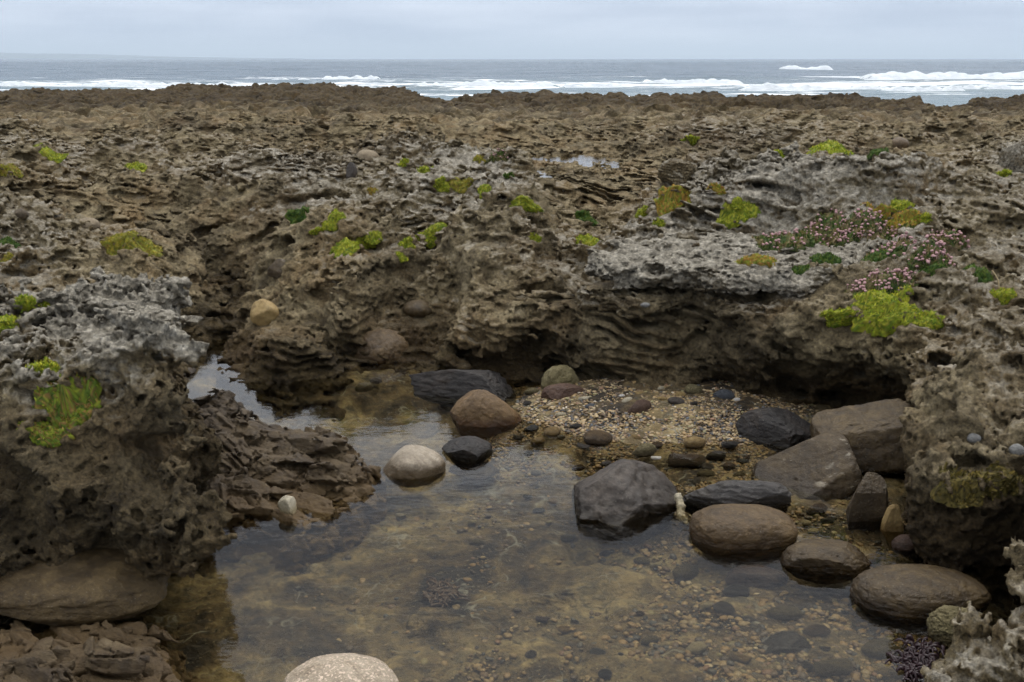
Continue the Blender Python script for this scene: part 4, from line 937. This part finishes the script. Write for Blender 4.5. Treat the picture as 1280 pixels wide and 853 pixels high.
# gravel between them: one mass of small stones and shell grit
def mat_gravel():
    k = NT('gravel_stones'); p = k.gpos()
    c = k.mix(k.noise(p, 160, 3, .7), k.mix(1.0, k.attr('col', 'Color'), (.6, .58, .55), 'MULTIPLY'), k.mix(1.0, k.attr('col', 'Color'), (1.35, 1.3, 1.25), 'MULTIPLY'))
    wl = k.mr(k.sep(p)[2], -.005, .02, 1, 0)
    c = k.mix(wl, c, k.mix(1.0, c, (.62, .56, .42), 'MULTIPLY'))
    return k.done(k.bsdf(c, .55, k.bump(k.noise(p, 300, 3), .002, .6), .4))
def gravel():
    pal = .80*np.array([(.33, .27, .17), (.34, .26, .145), (.30, .21, .10), (.17, .12, .075), (.10, .075, .05), (.09, .09, .092), (.045, .046, .05), (.07, .08, .095), (.55, .50, .41), (.22, .13, .08), (.26, .235, .12)])
    pr = np.array([.12, .20, .18, .16, .10, .08, .05, .02, .01, .03, .05])
    shapes = []
    for s in range(12):
        V, F = stone_shape(500+s, level=2, lump=.16, cuts=s % 5); shapes.append((V/(V.max(0)-V.min(0)), F))
    Vs, Fs, Cs, off = [], [], [], 0
    def put(x, y, s):
        nonlocal off
        z = float(bed_z(x, y)); V, F = shapes[rng.randint(12)]; a = rng.uniform(0, 6.28); ca, sa = math.cos(a), math.sin(a)
        q = V*np.array([s, s*rng.uniform(.6, 1), s*rng.uniform(.35, .65)]); q = np.stack([q[:, 0]*ca-q[:, 1]*sa, q[:, 0]*sa+q[:, 1]*ca, q[:, 2]+q[:, 0]*rng.uniform(-.3, .3)], 1) + np.array([x, y, z+s*.04])
        Vs.append(q); Fs.append(F+off); off += len(q); Cs.append(np.repeat((pal[rng.choice(len(pal), p=pr)]*rng.uniform(.75, 1.2))[None], len(q), 0))
    def den(px, py):
        d = sstep(600, 660, px)*(1-sstep(985, 1040, px))*sstep(466, 490, py)*(1-sstep(588, 615, py))
        k1 = .95*sstep(700, 840, px - .25*(py-700))*sstep(585, 620, py)
        k2 = .5*np.exp(-((px-600)/26)**2)*sstep(590, 640, py) + .35*np.exp(-((px-620-.2*(py-600))/60)**2)*(1-sstep(640, 720, py))*sstep(540, 570, py)
        k3 = .4*sstep(370, 420, px)*(1-sstep(520, 600, px))*sstep(440, 452, py)*(1-sstep(495, 515, py))
        return max(d, k1, k2, k3, .13*sstep(560, 620, py)*sstep(280, 420, px))
    n = 0
    for _ in range(330000):
        if n >= 44000: break
        if rng.rand() < .66: px, py = rng.uniform(600, 1040), rng.uniform(466, 615)
        else: px, py = rng.uniform(370, 1180), 440 + 440*rng.rand()**.8
        if rng.rand() > den(px, py): continue
        c = P(px, py, float(bed_z(*P(px, py, -.03)[:2])))
        if not landfree(c[0], c[1], -.03): continue
        put(c[0], c[1], (.005 + .021*rng.rand()**3.5)*(1 + .35*(py > 640))); n += 1
    return np.concatenate(Vs), np.concatenate(Fs), np.concatenate(Cs)
V, F, C = gravel()
tag(mesh_obj('gravel', V, F, mat_gravel(), attrs={'col': C}), 'mixed cream, brown and dark gravel filling the back and right of the pool', 'gravel', kind='stuff')
print('gravel', time.time()-T0, len(placed))
# ------------------------------------------------------------------ moss, thrift and weed
def mat_leaf(name):
    k = NT(name); p = k.gpos()
    c = k.mix(k.noise(p, 60, 3), k.mix(1.0, k.attr('col', 'Color'), (.7, .7, .7), 'MULTIPLY'), k.mix(1.0, k.attr('col', 'Color'), (1.3, 1.3, 1.2), 'MULTIPLY'))
    d = k.bsdf(c, .75, None, .25)
    t = k.n('ShaderNodeBsdfTranslucent', {'Color': c}).outputs[0]
    return k.done(k.n('ShaderNodeMixShader', {0: .25, 1: d, 2: t}).outputs[0])
M_LEAF = mat_leaf('moss_leaves')
KIND = {'lime': [(.34, .37, .030), (.24, .31, .024), (.44, .42, .050), (.15, .22, .020)],
        'green': [(.055, .115, .018), (.035, .080, .014), (.09, .15, .022), (.12, .16, .03)],
        'orange': [(.42, .27, .05), (.28, .30, .035), (.38, .19, .05), (.20, .24, .03)],
        'gold': [(.34, .28, .035), (.26, .25, .03), (.20, .22, .03), (.30, .22, .05)],
        'mixed': [(.26, .29, .030), (.16, .22, .022), (.28, .17, .05), (.10, .16, .020)],
        'thrift': [(.06, .10, .025), (.09, .13, .03), (.16, .14, .05), (.22, .17, .09)],
        'algae': [(.12, .095, .022), (.085, .07, .018), (.16, .12, .03), (.06, .05, .015)]}
rng2 = np.random.RandomState(21)
ROCKS = [o for o in ROCKS if o.name != 'far_platform'] if False else ROCKS
def patch(px, py, wpx, hpx, kind, label, name='moss_cushion', cat='moss', group='cushions of moss on the rock', thick=1.0, blade=.011, seed=0):
    h = cast(px, py)
    if h is None: return None
    D, c, nr, ob = h; c = np.array(c); a = wpx/2/FPX*c[1]*1.05
    t1, t2 = cast(px, py-hpx*.45), cast(px, py+hpx*.45); b = a*.7
    if t1 and t2:
        L = (t1[1]-t2[1]).length/2*1.05; b = min(max(L, a*.45), a*.85)
    n = np.array([0., -.35, .94]) if nr.z > .3 else np.array([0, -.75, .66])
    n /= np.linalg.norm(n); tx = np.array([1., 0, 0]); ty = np.cross(n, tx)
    NR, NA = 14, 48; sd = rng2.rand()*50
    G = np.full((NR, NA, 3), np.nan); 
    for i in range(NR):
        for j in range(NA):
            an = 2*math.pi*j/NA; r = (i/(NR-1))**.8
            lim = 1 + .38*float(noise(math.cos(an)*1.3+sd, math.sin(an)*1.3, 0., 1.0, 5)) + .28*float(noise(math.cos(an)*3+sd, math.sin(an)*3, 0., 1.3, 6))
            q = c + tx*(a*r*lim*math.cos(an)) + ty*(b*r*lim*math.sin(an)) + n*.20
            ok, loc, nn, _ = ob.ray_cast(Vector(q) - ob.location, Vector(-n), distance=.45)
            G[i, j] = np.array(loc + ob.location) if ok else (q - n*.20)
    G0 = np.median(G.reshape(-1, 3) @ n); lim_ = min(.06, .5*a); raw = G @ n - G0; dn = np.clip(raw, -lim_, lim_)
    for _ in range(3):
        dn = (np.roll(dn, 1, 1) + dn + np.roll(dn, -1, 1))/3; dn = np.concatenate([np.full((1, NA), dn[0].mean()), (dn[:-2]+dn[1:-1]+dn[2:])/3, dn[-1:]])
    G = G - (raw - dn)[..., None]*n
    r = (np.linspace(0, 1, NR)**.8)[:, None]
    lum = .6 + .8*np.abs(noise(G[..., 0], G[..., 1], G[..., 2], 1.2/max(a, .03), 8)) + .5*noise(G[..., 0], G[..., 1], G[..., 2], 3/max(a, .03), 9)
    hh = thick*min(.5*a, .05)*np.sqrt(np.clip(1-r**2.4, 0, 1))*lum - .006*r
    S = G + hh[..., None]*n
    base = S.reshape(-1, 3); faces = []
    for i in range(NR-1):
        for j in range(NA):
            faces.append((i*NA+j, i*NA+(j+1) % NA, (i+1)*NA+(j+1) % NA, (i+1)*NA+j))
    pal = np.array(KIND[kind]); 
    def col_at(p):
        q = .5 + .9*noise(p[:, 0], p[:, 1], p[:, 2], 4/max(a, .04), 11) + rng2.uniform(-.35, .35, len(p))
        return pal[np.clip((q*len(pal)).astype(int), 0, len(pal)-1)]*rng2.uniform(.45, 1.4, (len(p), 1))
    cb = col_at(base)*.75
    # leaf blades spread over the cushion
    nb = int(np.clip(a*b*3.1/(.0050**2)*(.007/blade)**2, 250, 6500))
    fi = (rng2.rand(nb)**.5)*(NR-1.001); fj = rng2.rand(nb)*NA
    i0 = fi.astype(int); j0 = fj.astype(int) % NA; u = (fi-i0)[:, None]; v = (fj-np.floor(fj))[:, None]
    p = (S[i0, j0]*(1-u)+S[i0+1, j0]*u)*(1-v) + (S[i0, (j0+1) % NA]*(1-u)+S[i0+1, (j0+1) % NA]*u)*v
    d = n + rng2.normal(size=(nb, 3))*.7; d /= np.linalg.norm(d, axis=1)[:, None]
    s = np.cross(d, rng2.normal(size=(nb, 3))); s /= np.linalg.norm(s, axis=1)[:, None]
    L = blade*rng2.uniform(.6, 1.5, (nb, 1)); wd = L*.28
    T = np.stack([p - s*wd - n*.003, p + s*wd - n*.003, p + d*L + s*wd*.5, p + d*L - s*wd*.5], 1).reshape(-1, 3)
    fb = np.arange(nb*4).reshape(-1, 4) + len(base); cl = np.repeat(col_at(p), 4, 0)
    o = mesh_obj(name, np.concatenate([base, T]), np.concatenate([np.array(faces), fb]), M_LEAF, attrs={'col': np.concatenate([cb, cl])}, loc=c)
    tag(o, label, cat, group); return o, S, n
MOSS = [
 (63,193,38,15,'lime','yellow-green moss cushion on the left plateau, upper left'), (170,211,26,19,'lime','bright green round moss cushion on the left plateau, alone'),
 (12,213,26,16,'gold','golden moss at the left picture edge, the upper of the edge clumps'), (8,325,22,26,'gold','golden yellow moss at the left picture edge, lower down'),
 (10,304,22,10,'green','small green tuft just above the golden moss at the left edge'), (160,301,62,18,'gold','patchy yellow moss low on the left slope below the brown oval stone'),
 (10,408,36,26,'lime','green and orange moss on top of the left outcrop at the picture edge'), (40,386,22,9,'lime','thin moss strip on the grey crust of the left outcrop'), (57,384,14,9,'lime','tiny moss tuft right of the thin strip on the left outcrop'),
 (88,512,74,46,'mixed','biggest moss mat, hanging in the hollow face of the left outcrop'), (57,548,56,26,'mixed','rounded moss cushion below the big mat on the left outcrop'), (66,488,36,26,'lime','bright moss lump at the upper left of the big mat on the left outcrop'),
 (381,266,40,26,'green','deep green bushy moss left of the middle mound under a grey slab'), (416,275,30,26,'lime','moss draped on a step just right of the deep green bushy moss'), (396,288,18,9,'lime','tiny bright moss beside the tan pebble on the middle mound'),
 (433,312,40,18,'lime','yellow moss cushion with orange tips low on the left of the middle mound'), (467,295,20,15,'lime','small moss cushion above right of the yellow one with orange tips'), (461,308,26,8,'lime','thin moss smear beside the yellow cushion on the middle mound'),
 (535,294,52,15,'lime','bright lime moss stripe across the centre of the middle mound'), (507,306,22,24,'lime','moss hanging below the left end of the bright lime stripe'), (502,321,14,11,'lime','lowest small moss tuft under the bright lime stripe'),
 (530,214,24,12,'lime','moss tuft near the crest of the middle mound, upper left one'), (552,232,20,20,'lime','moss tuft on the middle mound left of a twin tuft'), (578,235,28,14,'gold','yellow twin tuft at the centre of the middle mound crest'), (609,236,24,20,'lime','moss tuft on the right shoulder of the middle mound'),
 (466,240,14,12,'orange','small ochre moss on the left flank of the middle mound'), (600,202,16,10,'gold','tiny yellow moss at the very top of the middle mound'), (636,222,12,12,'green','green moss at the right edge of the middle mound top'), (505,203,12,12,'lime','small moss at the top left of the middle mound'),
 (658,254,36,11,'lime','flat bright moss in front of the small far pool'), (731,274,30,17,'green','dark green moss dome in the dip between the two mounds'), (733,303,36,32,'lime','plump yellow-green moss dome below the dark green one between the mounds'), (670,298,16,12,'lime','small moss left of the plump dome between the mounds'),
 (842,237,42,30,'orange','orange-topped moss cushion on the left crown of the right mound'), (897,239,24,10,'orange','small orange moss right of the orange-topped cushion'), (923,253,15,16,'lime','thin moss just above the dense round dome on the right mound'), (924,273,44,27,'lime','dense round moss dome in the face of the right mound'),
 (805,264,18,11,'lime','little moss on the left flank of the right mound, upper'), (824,281,16,8,'lime','little moss on the left flank of the right mound, lower'),
 (947,329,46,11,'orange','flat orange-green moss at the right end of the pale grey ledge'), (1030,325,36,20,'green','grassy green tuft right of the pale grey ledge'), (1000,338,20,14,'green','small dark green tuft under the right end of the pale grey ledge'), (1095,326,38,16,'green','green moss hump below the pink thrift'),
 (1045,398,44,15,'lime','bright moss on the right slope, left of the big mat'), (1100,374,70,18,'lime','upper edge of the big moss mat on the right slope'), (1105,400,80,26,'lime','main part of the big moss mat on the right slope'), (1152,406,46,20,'lime','right end of the big moss mat on the right slope'),
 (1131,256,28,24,'lime','yellow-green moss on a knob behind the pink thrift'), (1156,274,18,18,'lime','moss at the right foot of the knob behind the pink thrift'), (1098,266,40,12,'orange','orange-brown moss strip behind the pink thrift, upper'), (1128,282,40,16,'orange','orange-brown moss strip behind the pink thrift, lower'),
 (1253,369,34,15,'lime','bright moss with a dry stalk at the right side of the picture'), (1225,342,34,13,'green','green moss just above the bright moss with a dry stalk'), (1165,337,30,12,'green','green tuft at the right end of the pink thrift'),
 (1255,217,14,7,'lime','tiny moss on the far right of the plateau'), (864,174,22,7,'lime','small distant moss smear on the plateau behind the right mound'), (1042,184,54,15,'lime','longest distant moss patch on the right plateau'), (975,195,14,7,'lime','tiny distant moss between the right mound and the longest distant patch'), (1098,192,24,9,'green','faint distant green moss right of the longest distant patch')]
for i, (px, py, w, h, kind, lab) in enumerate(MOSS):
    patch(px, py, w, h, kind, lab, blade=.009 if py > 230 else .014)
patch(1205, 606, 62, 52, 'algae', 'olive-brown weed mat on the face of the right outcrop, left one', 'algae_mat', 'algae', 'weed mats on the right outcrop', .35, .014)
patch(1262, 600, 54, 60, 'algae', 'olive-brown weed mat on the face of the right outcrop, right one at the edge', 'algae_mat', 'algae', 'weed mats on the right outcrop', .35, .014)
# sea thrift: low cushions with pink flower heads
def mat_plain(name, c1, c2, sc=80, rough=.7):
    k = NT(name); p = k.gpos(); return k.done(k.bsdf(k.mix(k.noise(p, sc, 3), c1, c2), rough, None, .3))
M_PINK = mat_plain('thrift_pink', (.27, .14, .145), (.39, .25, .25)); M_STRAW = mat_plain('dry_straw', (.33, .25, .13), (.52, .43, .27))
V, F = stone_shape(900, level=2, lump=.2, rough=.1); V = V*np.array([.0085, .0085, .006])
st = np.array([(-.0012, 0, -.032), (.0012, 0, -.032), (.0012, 0, 0), (-.0012, 0, 0)]); V = np.concatenate([V, st]); F = np.concatenate([F, [[len(V)-4, len(V)-3, len(V)-2], [len(V)-4, len(V)-2, len(V)-1]]])
fl0 = mesh_obj('flower', V, F, M_PINK); FLOWER = fl0.data; bpy.data.objects.remove(fl0)
for px, py, w, h, nf, lab in [(985,301,66,22,26,'pinkish sea thrift cushion right behind the pale grey ledge'), (1040,294,60,26,34,'sea thrift with dry stalks left in the thrift bank'), (1086,284,76,32,60,'pink flowering sea thrift at the top of the thrift bank'),
                              (1130,303,76,36,70,'densest pink sea thrift in the middle of the thrift bank'), (1166,322,44,24,30,'sea thrift at the lower right of the thrift bank'), (1106,356,66,20,40,'pink sea thrift along the upper edge of the big moss mat'), (1186,301,44,14,20,'thin sea thrift strip right of the densest thrift'), (622,195,22,8,8,'small pink thrift on the right crest of the middle mound')]:
    r = patch(px, py, w*1.25, h*1.25, 'thrift', lab, 'sea_thrift', 'thrift plant', 'sea thrift on the right slope', .8, .016)
    if r is None: continue
    o, S, n = r; NR, NA = S.shape[:2]
    for _ in range(min(100, int(nf*2.2))):
        q = S[int((rng2.rand()**.6)*(NR-1)), rng2.randint(NA)] + n*rng2.uniform(.010, .030)
        f = bpy.data.objects.new('flower', FLOWER); SC.collection.objects.link(f); f.parent = o; f.location = Vector(q) - o.location
        f.rotation_euler = (rng2.uniform(-.5, .5), rng2.uniform(-.5, .5), rng2.uniform(0, 6)); sc = rng2.uniform(.55, 1.15); f.scale = (sc, sc, sc)
# dry stalks
def stalks(spots, label, name='dry_stalk'):
    Vs, Fs, off = [], [], 0
    for (ax, ay, bx, by, bend) in spots:
        h = cast(ax, ay)
        if h is None: continue
        p0 = np.array(h[1]); p1 = Pd(bx, by, p0[1]+.01); t = np.linspace(0, 1, 12)[:, None]; pts = p0 + (p1-p0)*t + np.array([[bend, 0, .0]])*np.sin(t*3.14)
        V, F = tube(pts, np.full(12, .0028), 6, .1); Vs.append(V); Fs.append(np.array(F)+off); off += len(V)
    V = np.concatenate(Vs); tag(mesh_obj(name, V, np.concatenate(Fs), M_STRAW, loc=V.mean(0)), label, 'dry grass', 'dry stalks')
stalks([(1249, 361, 1240, 338, .01)], 'single pale dry stalk standing over the bright moss at right')
stalks([(1050, 305, 1082, 284, .02), (1052, 307, 1090, 296, .02), (1046, 303, 1072, 280, .015), (1055, 307, 1085, 304, .0), (1049, 306, 1064, 282, .01), (1053, 302, 1078, 292, .02)], 'tuft of dry straw stalks in the thrift bank', 'dry_grass_tuft')
# seaweed
def weed(px, py, wpx, hpx, z, cols, label, n=260, seed=1, up=.05):
    rs = np.random.RandomState(seed); Vs, Fs, off = [], [], 0
    for _ in range(n):
        q = rs.normal(size=2)*.38; c = P(px+q[0]*wpx/2, py+q[1]*hpx/2, z); c[2] = max(z, float(bed_z(c[0], c[1])))
        a = rs.uniform(0, 6.28); L = rs.uniform(.02, .05); t = np.linspace(0, 1, 5)[:, None]
        pts = c + np.array([[math.cos(a)*L, math.sin(a)*L, 0]])*t + np.array([[0, 0, up*rs.rand()]])*np.sin(t*2.6)
        V, F = tube(pts, np.array([.003, .0045, .004, .005, .002])*rs.uniform(.6, 1.3), 5, .3, seed); Vs.append(V); Fs.append(np.array(F)+off); off += len(V)
    V = np.concatenate(Vs); tag(mesh_obj('seaweed', V, np.concatenate(Fs), mat_plain('seaweed_fronds', *cols, sc=50, rough=.35), loc=V.mean(0)), label, 'seaweed')
weed(1150, 832, 60, 60, -.01, ((.010, .006, .007), (.030, .014, .017)), 'dark purple bushy seaweed at the foot of the bottom right rock', 300, 3, .03)
weed(552, 743, 44, 34, -.12, ((.028, .016, .008), (.065, .036, .016)), 'brown seaweed clump under water at the edge of the dark slab', 150, 4, .015)
print('plants', time.time()-T0)
